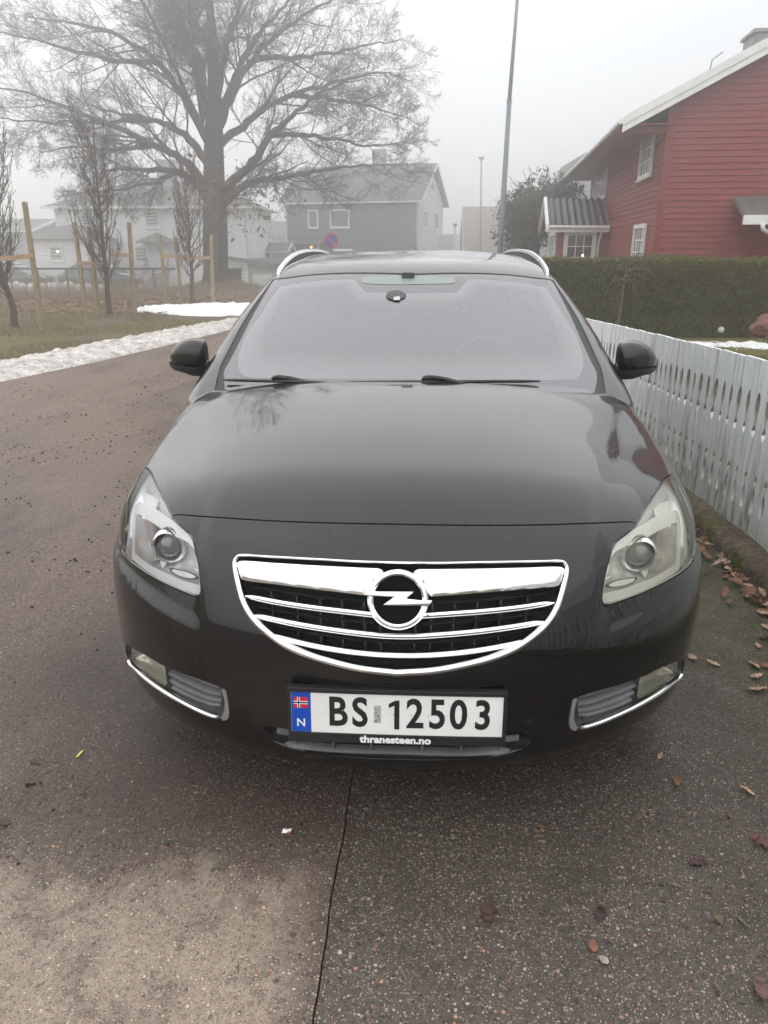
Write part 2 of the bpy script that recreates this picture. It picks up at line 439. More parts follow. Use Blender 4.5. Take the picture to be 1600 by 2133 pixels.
def _wind(g,b,o):
    # coated windscreen: clear, slightly green, strong sky reflection at this rake
    tr=g.n('BsdfTransparent'); tr.inputs[0].default_value=(.84,.89,.88,1)
    gl=g.n('BsdfGlossy'); gl.inputs['Roughness'].default_value=.03; gl.inputs['Color'].default_value=(.98,.94,.99,1)
    fr=g.n('Fresnel'); fr.inputs['IOR'].default_value=1.95
    m2=g.n('MixShader'); g.l.new(g.rf(fr.outputs[0],.0,1.,.065,1.),m2.inputs[0]); g.l.new(tr.outputs[0],m2.inputs[1]); g.l.new(gl.outputs[0],m2.inputs[2])
    g.l.new(m2.outputs[0],o.inputs[0])
WINDG=MN('coated_windscreen',_wind)
def _mist_and_glow(g,b,o):
    # damp film on the inside of the glass; edge glow painted into the rim
    v=g.obj(); at_=g.n('Attribute',attribute_name='rim').outputs['Fac']; nz=g.noise(v,3.,5,.6)
    tr=g.n('BsdfTransparent'); df=g.n('BsdfDiffuse'); df.inputs[0].default_value=(.72,.735,.76,1)
    rim=g.n('MapRange',interpolation_type='SMOOTHSTEP',i_Value=at_,i_1=.0,i_2=.085,i_3=.46,i_4=.0).outputs[0]
    m=g.n('MixShader'); g.l.new(g.math('ADD',rim,g.rf(nz,.3,.75,.22,.28)),m.inputs[0]); g.l.new(tr.outputs[0],m.inputs[1]); g.l.new(df.outputs[0],m.inputs[2]); g.l.new(m.outputs[0],o.inputs[0])
MISTM=MN('damp_film',_mist_and_glow)
FRIT=M('windscreen_frit',(.055,.045,.056),.6)
# ------------------------------------------------------------------ the estate car
car=empty('estate_car',(0,2.45,0),'black estate car with chrome grille and silver roof rails parked nose-on beside the white fence','car')
zl=lambda l:[(230+a/5.333,960+b/5.333) for a,b in l]
# headlamp opening (left of picture), traced on the body surface
HLI=pix(zl([(395,70),(455,130),(520,270),(600,430),(660,570),(705,650),(790,738),(870,808),(922,890),(952,1030),(980,1180),(1000,1370),(1006,1470),(985,1512)]))
HLL=pix(zl([(930,1510),(780,1450),(600,1370),(420,1270),(270,1170),(170,1090)]))
HLO=np.array([[-.845,.468,.641],[-.866,.512,.646],[-.876,.548,.668],[-.876,.572,.703],[-.870,.600,.742],[-.862,.655,.778],[-.856,.712,.805]])
n1,n2=len(HLI),len(HLL)
HL=spline(np.concatenate([HLI,HLL,HLO]),.012,True,corners=(0,n1-1))
HLi=spline(HLI,.012); HLl=spline(np.concatenate([HLI[-1:],HLL,HLO[:1]]),.012); HLo=spline(np.concatenate([HLO,HLI[:1]]),.012)
# hood
shut=pix([(836,1092),(760,1091),(660,1088.5),(560,1084.5),(450,1077.5),(361,1071)]); shut=spline(shut,.02)
kj=int(np.argmin(np.linalg.norm(HLi-shut[-1],axis=1)))
edge=topv([(-.843,.745),(-.848,.85),(-.856,1.0),(-.862,1.15),(-.862,1.30),(-.852,1.42)]); edge=spline(edge,.03)
rear=topv([(-.852,1.42),(-.80,1.40),(-.70,1.332),(-.55,1.262),(-.35,1.19),(-.15,1.152),(0,1.143)]); rear=spline(rear,.03)
hl_hood=HLi[:kj+1][::-1]
half=np.concatenate([shut[:-1],hl_hood,edge[1:],rear[1:]])
hood_out=np.concatenate([half,mir(half[1:-1])[::-1]])
hood=panel(S1,'hood',hood_out,PAINT,car,h=.022,lip=.02)
# grille opening and lower intake on the bumper
gz=lambda l:[(460+a*.475,1120+b*.475) for a,b in l]
GR=pix(gz([(765,112),(600,107),(400,96),(250,88),(110,80),(78,84),(66,100),(64,130),(78,200),(100,280),(140,350),(200,410),(280,468),(380,512),(500,548),(620,575),(765,592)]))
GR=np.concatenate([[[0,GR[0][1],GR[0][2]]],GR[1:-1],[[0,GR[-1][1],GR[-1][2]]]])
grh=spline(GR,.012,False,corners=(16,))
grille_out=np.concatenate([grh,mir(grh[1:-1])[::-1]])
IN=pix([(831,1527),(700,1524),(600,1520),(556,1514),(553,1524),(566,1540),(600,1556),(660,1568),(740,1577),(831,1581)])
IN[0][0]=0; IN[-1][0]=0
inh=spline(IN,.012); intake_out=np.concatenate([inh,mir(inh[1:-1])[::-1]])
fz=lambda l:[(230+a/5.333,1300+b/5.333) for a,b in l]
FG=pix(fz([(176,245),(190,232),(225,258),(400,355),(560,450),(800,555),(1050,640),(1240,715),(1285,745),(1315,900),(1322,1010),(1300,1065),(1250,1078),(1130,1050),(900,945),(650,815),(450,680),(280,520),(200,395),(178,310)]))
fog_out=spline(FG,.012,True,corners=(8,))
side_j=sidev([(.60,.650),(.66,.640),(.726,.612)])
a_=np.radians(np.linspace(49,-22,12)); arch_f=np.stack([.985-.385*np.cos(a_),.335+.385*np.sin(a_)],1); archf=sidev(arch_f)
bot=np.array([[-.91,.60,.19],[-.86,.46,.185],[-.72,.30,.185],[-.55,.18,.185],[-.35,.11,.185],[-.15,.08,.185],[0,.075,.185]])
bhalf=np.concatenate([shut[:-1],HLi[kj:],HLl[1:],side_j,archf[1:],spline(bot,.03)])
bump_out=np.concatenate([bhalf,mir(bhalf[1:-1])[::-1]])
bumper=panel(S1,'front_bumper',bump_out,PAINT,car,holes=[grille_out,intake_out,fog_out,mir(fog_out)],h=.0105,lip=.02)
# front fenders
door0=sidev([(1.47,.985),(1.505,.90),(1.52,.75),(1.52,.5),(1.50,.33),(1.49,.235)])
a_=np.radians(np.linspace(196,49,24)); archr=sidev(np.stack([.985-.385*np.cos(a_),.335+.385*np.sin(a_)],1))
fender_out=np.concatenate([edge,topv([(-.858,1.44)]),spline(door0,.03),sidev([(1.40,.225)]),archr,side_j[::-1][1:],HLo])
panel(S1,'front_fender',fender_out,PAINT,car,h=.03,also=True)
# dark structure below the panels
def core():
    g=np.arange(-2.0,2.0,.045); gx,gy=np.meshgrid(g,g); q=np.stack([gx.ravel(),gy.ravel()],1); n=len(g)
    P=S1.pts(q); P=P-S1.nrm(P)*.028; ok=(P[:,2]>.16)&(P[:,1]<1.55)&(np.linalg.norm(q,axis=1)<2.1)
    for o in (HL,mir(HL),grille_out,intake_out,fog_out,mir(fog_out)):
        w=S1.pq(o); ok&=~(inpoly(q,w)|(dpoly(q,w)<.03))
    ok&=~((np.abs(P[:,0])>.6)&(np.hypot(P[:,1]-.985,P[:,2]-.335)<.42))
    ok&=P[:,2]<f_hi(P)
    F=[]
    for j in range(n-1):
        for i in range(n-1):
            f=(j*n+i,j*n+i+1,(j+1)*n+i+1,(j+1)*n+i)
            if all(ok[k] for k in f): F.append(f)
    used=sorted({k for f in F for k in f}); mp={k:i for i,k in enumerate(used)}
    mesh('inner_structure',P[used],[tuple(mp[k] for k in f) for f in F],DARKIN,car)
f_hi=lambda P: np.full(len(P),2.)
core()
for s in (-1,1):                                   # radiator bulkhead closes the engine bay behind the openings
    pass
MB().box((-.52,.30,.20),(.52,.34,.72)).build('radiator_panel',DARKIN,car)
# --- grille
gnz=lambda P: grad(f_body,P)
def dep(d,edge=.03): return lambda q,dd,P: d*ss(dd/edge)
panel(S1,'grille_cavity',grille_out,DARKIN,car,h=.02,gap=-.004,lip=0,depth=lambda q,d,P:.012+.055*ss(d/.02))
gmat=M('grille_mesh',(.02,.02,.022),.4)
wtop=lambda P: np.interp(P[:,2],[.52,.60,.70,.745,.775],[.0195,.018,.016,.011,.0085])
gc=spline(np.concatenate([grille_out]),.01,True)
fr=gc.copy(); ctr=fr.mean(0); N=gnz(fr)
band('grille_surround',fr,N,wtop(fr),[(-1,-.012),(-1,.003),(-.8,.0065),(-.3,.0095),(.3,.0095),(.8,.006),(1,.001),(1,-.012)],CHROME,car,closed=True)
# bright upper wings
WG=pix(gz([(85,104),(250,113),(450,125),(690,136),(712,150),(668,186),(640,246),(610,250),(450,231),(250,206),(112,188),(90,172),(80,140)]))
wing=spline(WG,.008,True,corners=(3,5,7))
panel(S1,'grille_wing',wing,CHROME,car,h=.007,gap=0,lip=.02,depth=lambda q,d,P:-.003-.007*np.sqrt(np.clip(d/.026,0,1)),also=True)
SLATP=[(-1,-.014),(-1,-.002),(-.7,.004),(0,.007),(.7,.004),(1,-.002),(1,-.014)]
def slat(l,w,name='grille_bar'):
    c=pix(gz(l)); c=spline(c,.02); N=gnz(c); tt=np.linspace(0,1,len(c)); ww=w*np.clip(np.minimum(1,.35+tt*14),0,1)
    if c[-1][0]>-.03: c[-1][0]=0
    h=np.concatenate([c,mir(c[:-1])[::-1]]) if c[-1][0]==0 else None
    if h is not None:
        w2=np.concatenate([ww,ww[:-1][::-1]]); band(name,h-gnz(h)*.002,gnz(h),w2,SLATP,CHROME,car)
    else: band(name,c-N*.002,N,ww,SLATP,CHROME,car,also=True)
slat([(110,256),(250,284),(400,307),(550,325),(680,340)],.0165)
slat([(146,341),(300,374),(450,400),(600,420),(700,430),(765,433)],.0165)
slat([(216,426),(260,440),(400,474),(550,500),(680,514),(765,518)],.0150)
# black blades and ribs behind the bars
for l in ([(120,215),(300,240),(450,262),(630,276)],[(130,300),(300,335),(500,362),(660,378)],[(170,375),(300,408),(450,435),(620,458),(765,468)],[(230,440),(400,488),(600,525),(765,540)]):
    c=spline(pix(gz(l)),.02); N=gnz(c); c=c-N*.022; band('grille_blade',c,N,.006,[(-1,-.03),(-1,.0),(0,.003),(1,.0),(1,-.03)],gmat,car,also=True)
for gx in (200,315,420,520,620,690):
    zt=215+.09*gx; zb=min(300+.44*gx,545)
    c=pix(gz([(gx,zt),(gx+4,(zt+zb)/2),(gx+8,zb)])); N=gnz(c); band('grille_rib',c-N*.03,N,.004,[(-1,-.03),(-1,0),(1,0),(1,-.03)],gmat,car,also=True)
# emblem: ring and bolt
Ec=cast(f_body,CAM,RAY((824,1247)),1,4,300)[0]; en=np.array([0,-math.cos(R(17)),math.sin(R(17))]); Ec=np.array([0.0,Ec[1],Ec[2]])+en*.012
eu=np.array([1.,0,0]); ev=np.cross(en,eu); ev=-ev if ev[2]<0 else ev
em=lathe('emblem',[(.0575,-.03),(.0575,.002),(.0590,.007),(.0635,.010),(.0690,.0095),(.0730,.005),(.0735,-.002),(.0735,-.03)],Ec,en,CHROME,car,n=72)
lathe('emblem_backing',[(.0001,-.026),(.030,-.027),(.0575,-.026)],Ec,en,M('emblem_black',(.004,.004,.004),.7,spec=.1),em,n=40)
ez=lambda l:[(700+a*.1625,1160+b*.1625) for a,b in l]
def eplane(l):
    d=RAY(ez(l)); t=((Ec+en*.012-CAM)@en)/(d@en); P=CAM+d*t[:,None]-Ec; return [(p@eu,p@ev) for p in P]
bolt=[(312,492),(355,432),(480,437),(975,440),(870,530),(1060,550),(1205,560),(1160,635),(1030,625),(555,618),(700,515),(395,500)]
bp=eplane(bolt); k=np.mean([p[0] for p in bp]); bp=[(p[0]-k,p[1]) for p in bp]
bo=MB().prism(bp,Ec+en*.001,eu,ev,en*.015).build('emblem_bolt',CHROME,em); bevel(bo,.003,2)
for ch,an in zip('OPEL',(36,13,-13,-36)):
    me=text_mesh(ch,.0085,.0003); o=link('emblem_letter',me,None,M('letter_grey',(.25,.25,.26),.4)); a=R(an)
    c=Ec+en*.0112+.0665*(-math.sin(a)*eu+math.cos(a)*ev); X=math.cos(a)*eu+math.sin(a)*ev; Y=-math.sin(a)*eu+math.cos(a)*ev
    o.matrix_basis=Matrix([[*(X[i],Y[i],en[i]),c[i]] for i in range(3)]+[[0,0,0,1]]); put(o,em)
# --- lower intake
panel(S1,'intake_cavity',intake_out,DARKIN,car,h=.02,gap=-.003,lip=0,depth=lambda q,d,P:.006+.05*ss(d/.012))
for py,w in ((1533,.019),(1561,.012)):
    c=pix([(575,py-7),(640,py+3),(720,py+9),(831,py+12)]); c[-1][0]=0; c=spline(c,.02); h=np.concatenate([c,mir(c[:-1])[::-1]])
    band('intake_blade',h-gnz(h)*.006,gnz(h),w,[(-1,-.02),(-1,0),(0,.002),(1,-.004),(1,-.02)],varied('intake_grey',(.13,.133,.138),.5,9,.25),car)
for px in (610,690,770): 
    c=pix([(px,1531),(px+3,1572)]); c=spline(c,.01); band('intake_rib',c-gnz(c)*.008,gnz(c),.005,[(-1,-.02),(-1,0),(1,0),(1,-.02)],GREYP,car,also=True)
# --- registration plate
pl=empty('plate_holder',(0,-.0,.40),None,None) if False else None
yP=frontv([(0,.42)])[0][1]-.016
pw,ph=.520,.110
Pc=np.array([0.0,yP,.412]); Pn=np.array([0,-math.cos(R(4)),math.sin(R(4))]); Pu=np.array([1.,0,0]); Pv=np.array([0,math.sin(R(4)),math.cos(R(4))])
bend=lambda u: .055*u*u                         # plate follows the bumper curve
def plate_box(name,u0,u1,v0,v1,w0,w1,mat,parent,n=24,bv=0):
    V=[];F=[]; us=np.linspace(u0,u1,n)
    for u in us:
        for v,w in ((v0,w0),(v1,w0),(v1,w1),(v0,w1)): V.append(Pc+u*Pu+v*Pv+w*Pn-Pn*bend(u))
    for i in range(n-1):
        for k in range(4): F.append((i*4+k,i*4+(k+1)%4,(i+1)*4+(k+1)%4,(i+1)*4+k))
    F.append((3,2,1,0)); F.append(tuple((n-1)*4+k for k in range(4)))
    o=mesh(name,V,F,mat,parent)
    bm=bmesh.new(); bm.from_mesh(o.data); bmesh.ops.recalc_face_normals(bm,faces=bm.faces); bm.to_mesh(o.data); bm.free()
    if bv: bevel(o,bv,2)
    return o
hold=plate_box('plate_holder',-.270,.270,-.083,.064,-.020,.004,BLACK,car,bv=.003)
plate_box('plate_holder_lip',-.268,.268,.0555,.062,.004,.009,BLACK,hold); plate_box('plate_holder_lip',-.268,.268,-.080,-.0555,.004,.009,BLACK,hold)
plate_box('plate_holder_lip',-.268,-.2605,-.0555,.0555,.004,.009,BLACK,hold,6); plate_box('plate_holder_lip',.2605,.268,-.0555,.0555,.004,.009,BLACK,hold,6)
WHITEP=varied('plate_white',(.80,.80,.79),.35,6,.06)
num=plate_box('number_plate',-.2600,.2600,-.055,.055,.0,.0055,WHITEP,car,n=30)
BLUEP=M('plate_blue',(.0,.065,.45),.35); REDF=M('flag_red',(.55,.012,.03),.4); NAVY=M('flag_navy',(.008,.012,.06),.4); WF=M('flag_white',(.85,.85,.85),.4); INK=M('plate_ink',(.012,.012,.013),.4)
plate_box('plate_blue_field',-.2590,-.2110,-.0545,.0545,.0055,.0060,BLUEP,num,4)
fx,fy,fw,fh=-.2535,.011,.036,.030
fl=plate_box('flag',fx,fx+fw,fy,fy+fh,.0060,.0063,REDF,num,3)
for (a,b,c,d,w,mt) in ((0,1,.37,.63,.0066,WF),(.25,.45,0,1,.0066,WF),(0,1,.44,.56,.0069,NAVY),(.31,.39,0,1,.0069,NAVY)):
    plate_box('flag_bar',fx+a*fw,fx+b*fw,fy+c*fh,fy+d*fh,.0063 if w<.0067 else .0066,w,mt,fl,3)
def letter(ch,u,v,size,mat,parent,xs=1.,off=0.,w=.0056,name='lettering'):
    me=text_mesh(ch,size,.0003,off,xs); o=link(name,me,None,mat); sl=-2*.055*u
    X=Pu-Pn*(2*.055*u)*-1*-1; X=np.array(X)/np.linalg.norm(X); c=Pc+u*Pu+v*Pv+(w-bend(u)+.0003)*Pn
    Z=np.cross(X,Pv)
    o.matrix_basis=Matrix([[X[i],Pv[i],Z[i],c[i]] for i in range(3)]+[[0,0,0,1]]); put(o,parent); return o
letter('N',-.236,-.030,.030,WF,num,1.0,.0004,.0061)
def digit_one(u):
    m=MB(); z=.0056-bend(u); m.prism([(-.004,-.0395),(.0085,-.0395),(.0085,.0395),(-.001,.0395),(-.0175,.0300),(-.0175,.0185),(-.004,.0255)],Pc+u*Pu+Pn*z,Pu,Pv,Pn*.0007); return m.build('lettering',INK,num)
for ch,px in zip('BS12503',(701,748,824,864,911,955,1006)):   # spacing measured on the plate
    u=(px-825)/445.5*.52; (digit_one(u) if ch=='1' else letter(ch,u,.0005,.110,INK,num,.80,.0026))
st=plate_box('plate_sticker',(779-826)/449*.527,(794-826)/449*.527,-.024,.024,.0055,.0058,M('sticker_grey',(.42,.42,.42),.5),num,3)
for i in range(14):
    a=RNG.random()*.012; b=RNG.random()*.043-.0235; u0=(780-826)/449*.527+a
    plate_box('sticker_mark',u0,u0+.002+.002*RNG.random(),b,b+.003,.0058,.0060,M('sticker_ink',(.12,.12,.12),.5),st,2)
dom=letter('thranesteen.no',-.002,-.0680,.0262,WF,hold,1.10,.0011,.0090)
for k in range(8): lathe('plate_stamp',[(.0001,.0001),(.0035,.0002),(.004,0)],Pc+(-.09+.042*k)*Pu+.0*Pv+(.0056-bend(-.09+.042*k))*Pn,Pn,M('stamp',(.68,.68,.68),.4),num,n=10)
# --- fog lamp bays
panel(S1,'fog_bay',fog_out,M('bay_grey',(.055,.057,.06),.45),car,h=.015,gap=-.002,lip=0,depth=lambda q,d,P:.004+.042*ss(d/.014),also=True)
CHs=spline(pix(fz([(205,400),(230,455),(330,560),(470,672),(650,790),(900,925),(1080,1005),(1180,1035),(1215,1020)])),.012)
tt=np.linspace(0,1,len(CHs)); band('fog_trim',CHs-gnz(CHs)*.003,gnz(CHs),.011*np.clip(np.minimum(.25+tt*6,1.1+(1-tt)*.5),.2,1.3),ROUND,CHROME,car,also=True)
FGR=spline(pix(fz([(1240,725),(1280,760),(1310,900),(1316,1010),(1295,1058),(1250,1068),(1140,1042),(1190,1050),(1225,1020),(1262,960),(1270,850),(1250,760)])),.01,True)
panel(S1,'fog_surround',spline(pix(fz([(1242,722),(1282,752),(1310,900),(1316,1008),(1296,1060),(1250,1070),(1235,1030),(1268,960),(1268,850),(1250,770)])),.01,True),M('satin_grey',(.22,.22,.22),.3),car,h=.012,gap=0,lip=.01,out=.001,also=True)
FGL=spline(pix(fz([(222,275),(300,300),(430,372),(560,455),(580,560),(598,700),(520,660),(400,575),(300,490),(235,400)])),.01,True,corners=(3,5))
panel(S1,'fog_lamp_bowl',FGL,M('fog_reflector',(.84,.84,.80),.2,metal=.5),car,h=.006,gap=.002,lip=0,depth=lambda q,d,P:.012+.030*ss(d/.022)-.010*ss((d-.020)/.006),also=True)
panel(S1,'fog_lamp',FGL,MN('fog_lens',lambda g,b,o:_clear(g,b,o,tint=(.97,.96,.88),haze=.03,hc=(.6,.58,.48))),car,h=.015,gap=.001,lip=.01,out=-.004,also=True)
for l in ([(590,500),(760,575),(950,650),(1080,705),(1180,735)],[(600,580),(760,660),(950,750),(1100,805),(1200,820)],[(615,660),(760,745),(950,830),(1100,880),(1200,890)],[(640,735),(800,820),(980,895),(1110,935),(1190,930)]):
    c=spline(pix(fz(l)),.012); N=gnz(c); band('fog_grille_rib',c-N*.016,N,.0165,[(-1,-.02),(-.8,-.004),(-.3,.003),(.3,.003),(.8,-.004),(1,-.02)],GREYP,car,also=True)
# --- sensors, tow cover, washer covers
def disc(px,r,name,rr=.0012,mat=BLACK):
    P=cast(f_body,CAM,RAY(px),1,4,300)[0]
    for q in (P,mir(P)):
        n=grad(f_body,q[None])[0]; lathe(name,[(r+.0012,-.004),(r+.0012,.0006),(r+.0002,.0008),(r,-.001),(r-rr,-.001),(r-rr-.0005,.0006),(r*.6,.001),(.0001,.001)],q,n,mat,car,n=28)
disc((557,1487),.0085,'parking_sensor',.0015); disc((307,1353),.0085,'parking_sensor',.0015)
P=cast(f_body,CAM,RAY((407,1382)),1,4,300)[0]; lathe('tow_cover',[(.0245,-.001),(.0243,.0005),(.0235,.0004),(.0233,-.0012),(.0228,-.0012),(.0225,.0006),(.012,.0012),(.0001,.0014)],P,grad(f_body,P[None])[0],PAINT,car,n=40)
ww=spline(pix(zl([(140,1215),(165,1205),(270,1310),(288,1350),(290,1500),(270,1560),(190,1490),(150,1400)])),.008,True)
panel(S1,'washer_cover',ww,PAINT,car,h=.02,gap=.0,lip=.004,out=.0012,also=True)
band('washer_gap',ww,gnz(ww),.0018,[(-1,0),(-1,.0004),(1,.0004),(1,0)],BLACK,car,closed=True,also=True)
# --- headlamps
def _bowl(g,b,o):
    v=g.obj(); d=g.vor(v,38,out='Color'); setp(b,metal=.45,base=(.78,.79,.81),rough=.16)
    g.l.new(g.bump(g.sep(d)[0],.5,.01),b.inputs['Normal'])
BOWL=MN('lamp_bowl',_bowl)
def _rib(g,b,o):
    x=g.sep(g.obj())[0]; w=g.math('SINE',g.math('MULTIPLY',x,1400.)); setp(b,base=(.62,.60,.58),rough=.16,metal=.7)
    g.l.new(g.ramp(g.noise(g.obj(),30,2),[(.45,(.62,.62,.62)),(.72,(.66,.42,.30))]),b.inputs['Base Color'])
    g.l.new(g.bump(w,.9,.004),b.inputs['Normal'])
RIBM=MN('ribbed_indicator',_rib)
oF=zl([(178,1060),(183,800),(215,515),(255,430),(345,445),(450,490),(560,570),(660,640),(780,740),(880,830),(925,920),(955,1060),(988,1320),(998,1460),(955,1492),(880,1478),(700,1410),(500,1315),(330,1210),(215,1120)])
iF=zl([(215,1010),(215,800),(232,565),(300,585),(420,665),(620,795),(750,850),(845,910),(900,1000),(915,1080),(935,1300),(938,1385),(890,1368),(700,1310),(560,1240),(450,1195),(330,1120),(245,1050)])
TS=zl([(238,585),(300,610),(395,672),(408,900),(408,1100),(380,1118),(300,1080),(245,1015),(226,930)])
frame_o=spline(pix(oF),.01,True,corners=(13,)); frame_i=spline(pix(iF),.01,True,corners=(2,11))
ts_o=spline(pix(TS),.01,True,corners=(0,4))
for s,lensmat,lab in ((0,LENS,'clear headlamp'),(1,LENSY,'yellowed hazy headlamp')):
    mm=(lambda P:mir(P)) if s else (lambda P:P)
    kw=dict(mirror=bool(s))
    hl=panel(S1,'headlight',HL,lensmat,car,h=.02,gap=.003,lip=.006,**kw); hl['label']=lab
    panel(S1,'lamp_gasket',HL,BLACK,hl,holes=[spline(HL+(HL.mean(0)-HL)*.03,.012,True)],h=.05,gap=.0005,lip=0,out=-.004,**kw)
    panel(S1,'lamp_bowl',HL,BOWL,hl,h=.014,gap=.002,lip=0,depth=lambda q,d,P:.024+.045*ss(d/.05)*ss((P[:,2]*0+.74-P[:,1]*.0-P[:,2]+.10)/.12),**kw)
    panel(S1,'lamp_frame',frame_o,SILVER,hl,holes=[frame_i],h=.012,gap=.0,lip=.02,out=-.016,**kw)
    panel(S1,'indicator',ts_o,RIBM,hl,h=.012,gap=0,lip=.02,out=-.022,**kw)
    # projector
    Pp=cast(f_body,CAM,RAY((352,1138)),1,4,300)[0]; d=RAY((352,1138))[0]; Pp=mm(Pp+d*.045); ax=np.array([-.06 if not s else .06,-1,.06])
    lathe('projector_ring',[(.037,.0),(.0375,.006),(.0395,.010),(.0415,.012),(.0475,.006),(.0505,-.01),(.0525,-.05)],Pp,ax,CHROME,hl,n=48)
    lathe('projector_barrel',[(.037,-.03),(.037,.001)],Pp,ax,GLOSSB,hl,n=40)
    lathe('projector_lens',[(.0365,-.012),(.033,.0),(.026,.008),(.016,.0135),(.006,.016),(.0001,.0163)],Pp,ax,M('projector_glass',(.05,.052,.055),.04,coat=1,spec=.9),hl,n=40)
    # lower reflector lens
    Pl=cast(f_body,CAM,RAY(zl([(720,1265)])),1,4,300)[0]; e1=[]
    cc=zl([(560,1185),(650,1195),(780,1225),(870,1265),(905,1300),(840,1315),(720,1300),(620,1260),(565,1220)])
    eo=spline(pix(cc),.006,True); panel(S1,'side_light',eo,GLOSSB,hl,h=.01,gap=0,lip=0,out=-.030,**kw)
    eo2=eo+(eo.mean(0)-eo)*.22; panel(S1,'side_light_lens',eo2,SILVER,hl,h=.008,gap=0,lip=0,out=-.028,depth=lambda q,d,P:-.004*ss(d/.012),**kw)
    # bright facets
    for l in ([(440,715),(515,765),(455,830)],[(430,1110),(470,1080),(510,1110),(460,1190)],[(850,1040),(905,1100),(860,1170)],[(820,1180),(890,1190),(900,1250)],[(300,300),(430,340),(480,400),(430,520),(310,440)]):
        panel(S1,'lamp_facet',pix(zl(l)),SILVER,hl,h=.02,gap=0,lip=.006,out=-.034 if l[0][1]>600 else -.02,**kw)
# --- greenhouse
wz=lambda l:[(440+a/5,500+b/5) for a,b in l]
GE=pix(wz([(125,1380),(190,1250),(300,1040),(420,800),(540,590),(630,440),(655,412),(690,404),(800,395),(1000,370),(1200,355)]),f_cab)
GE=np.concatenate([frontv([(0,.985),(-.4,.975),(-.70,.965)],f_cab),GE,frontv([(0,1.3815)],f_cab)])
gh=spline(GE,.03,False,corners=(2,))
wind_out=np.concatenate([gh,mir(gh[1:-1])[::-1]])
RB=np.concatenate([frontv([(0,.965),(-.4,.955),(-.745,.945)],f_cab),pix(wz([(88,1330),(160,1180),(262,980),(370,790),(480,625),(595,470),(640,410),(690,398),(800,388),(1000,363),(1200,347)]),f_cab),frontv([(0,1.386)],f_cab)])
rh=spline(RB,.03,False,corners=(2,)); rub_out=np.concatenate([rh,mir(rh[1:-1])[::-1]])
beltL=[(1.36,.90),(1.55,.90),(2.0,.90),(2.6,.91),(3.2,.92),(3.8,.93),(4.3,.95)]
bl=sidev(beltL,f_cab); 
bfront=frontv([(0,.93),(-.3,.93),(-.6,.925),(-.78,.92)],f_cab)
tail=cast(f_cab,np.array([[a,6,1.02] for a in (-.6,-.3,0)]),np.tile([0,-1.,0],(3,1)),0,3,300)
cabh=np.concatenate([bfront,spline(bl,.06),tail]); cab_out=np.concatenate([cabh,mir(cabh[1:-1])[::-1]])
sw=[spline(sidev(l,f_cab),.03,True,corners=tuple(range(len(l)))) for l in ([(1.72,1.03),(2.52,1.035),(2.52,1.385),(2.32,1.375),(2.05,1.25)],[(2.60,1.035),(3.42,1.045),(3.42,1.40),(2.60,1.39)],[(3.50,1.05),(4.15,1.09),(4.05,1.30),(3.85,1.375),(3.50,1.40)])]
rg=cast(f_cab,np.array([[a,6,b] for a,b in ((-.52,1.06),(.52,1.06),(.47,1.30),(-.47,1.30))]),np.tile([0,-1.,0],(4,1)),0,3,300); rg=spline(rg,.04,True,corners=(0,1,2,3))
cab=panel(S2,'cabin_shell',cab_out,PAINT,car,holes=[rub_out]+sw+[mir(s) for s in sw]+[rg],h=.035,gap=0,lip=.018)
panel(S2,'windscreen_seal',rub_out,RUBBER,car,holes=[wind_out],h=.05,gap=0,lip=0,out=-.004)
wind=panel(S2,'windscreen',wind_out,WINDG,car,h=.04,gap=.001,lip=.004,out=-.002)
FI=pix(wz([(270,1250),(285,1155),(375,945),(515,745),(635,565),(705,478),(760,460),(1000,420),(1300,397),(1470,393),(1530,440),(1600,520)]),f_cab)
FI=np.concatenate([pix([(836,786),(700,786),(580,784),(520,782),(504,777),(496,764)],f_cab),FI,pix([(770,606),(836,608)],f_cab)])
FI[0][0]=0; FI[-1][0]=0; fih=spline(FI,.02,False); frit_in=np.concatenate([fih,mir(fih[1:-1])[::-1]])
panel(S2,'frit_border',wind_out,FRIT,wind,holes=[frit_in],h=.05,gap=.002,lip=0,out=-.007)
panel(S2,'damp_film',frit_in,MISTM,wind,h=.02,gap=0,lip=0,out=-.0075,attr='rim')
for w_ in sw: panel(S2,'side_window',w_,SIDEGLASS,car,h=.06,gap=-.008,lip=0,out=-.004,also=True)
panel(S2,'rear_window',rg,SIDEGLASS,car,h=.06,gap=-.008,lip=0,out=-.004)
# roof rails
RLc=[(-.640,2.14,1.372),(-.648,2.25,1.405),(-.650,2.5,1.446),(-.650,2.85,1.476),(-.645,3.3,1.487),(-.64,3.8,1.482),(-.63,4.15,1.462),(-.625,4.3,1.432)]
for s in (1,-1):
    c=spline(np.array(RLc)*np.array([s,1,1]),.05); n=len(c); w_=.0185*np.minimum(1,np.minimum(np.linspace(.5,9,n),np.linspace(9,.5,n)))
    Nn=np.tile([-.35*s,0,.94],(n,1)); band('roof_rail',c+Nn*-.003,Nn,w_,[(-1,-.018),(-1,.002),(-.6,.008),(0,.010),(.6,.008),(1,.002),(1,-.018)],SATIN,car)
    band('rail_channel',c+np.array([0,0,-.014]),Nn,.030,[(-1,-.03),(-1,0),(1,0),(1,-.03)],RUBBER,car)
# antenna fin
MB().prism([(0,0),(.16,0),(.15,.045),(.10,.05)],(-.012,4.0,1.455),(0,1,0),(0,0,1),(.024,0,0)).build('antenna_fin',PAINT,car)
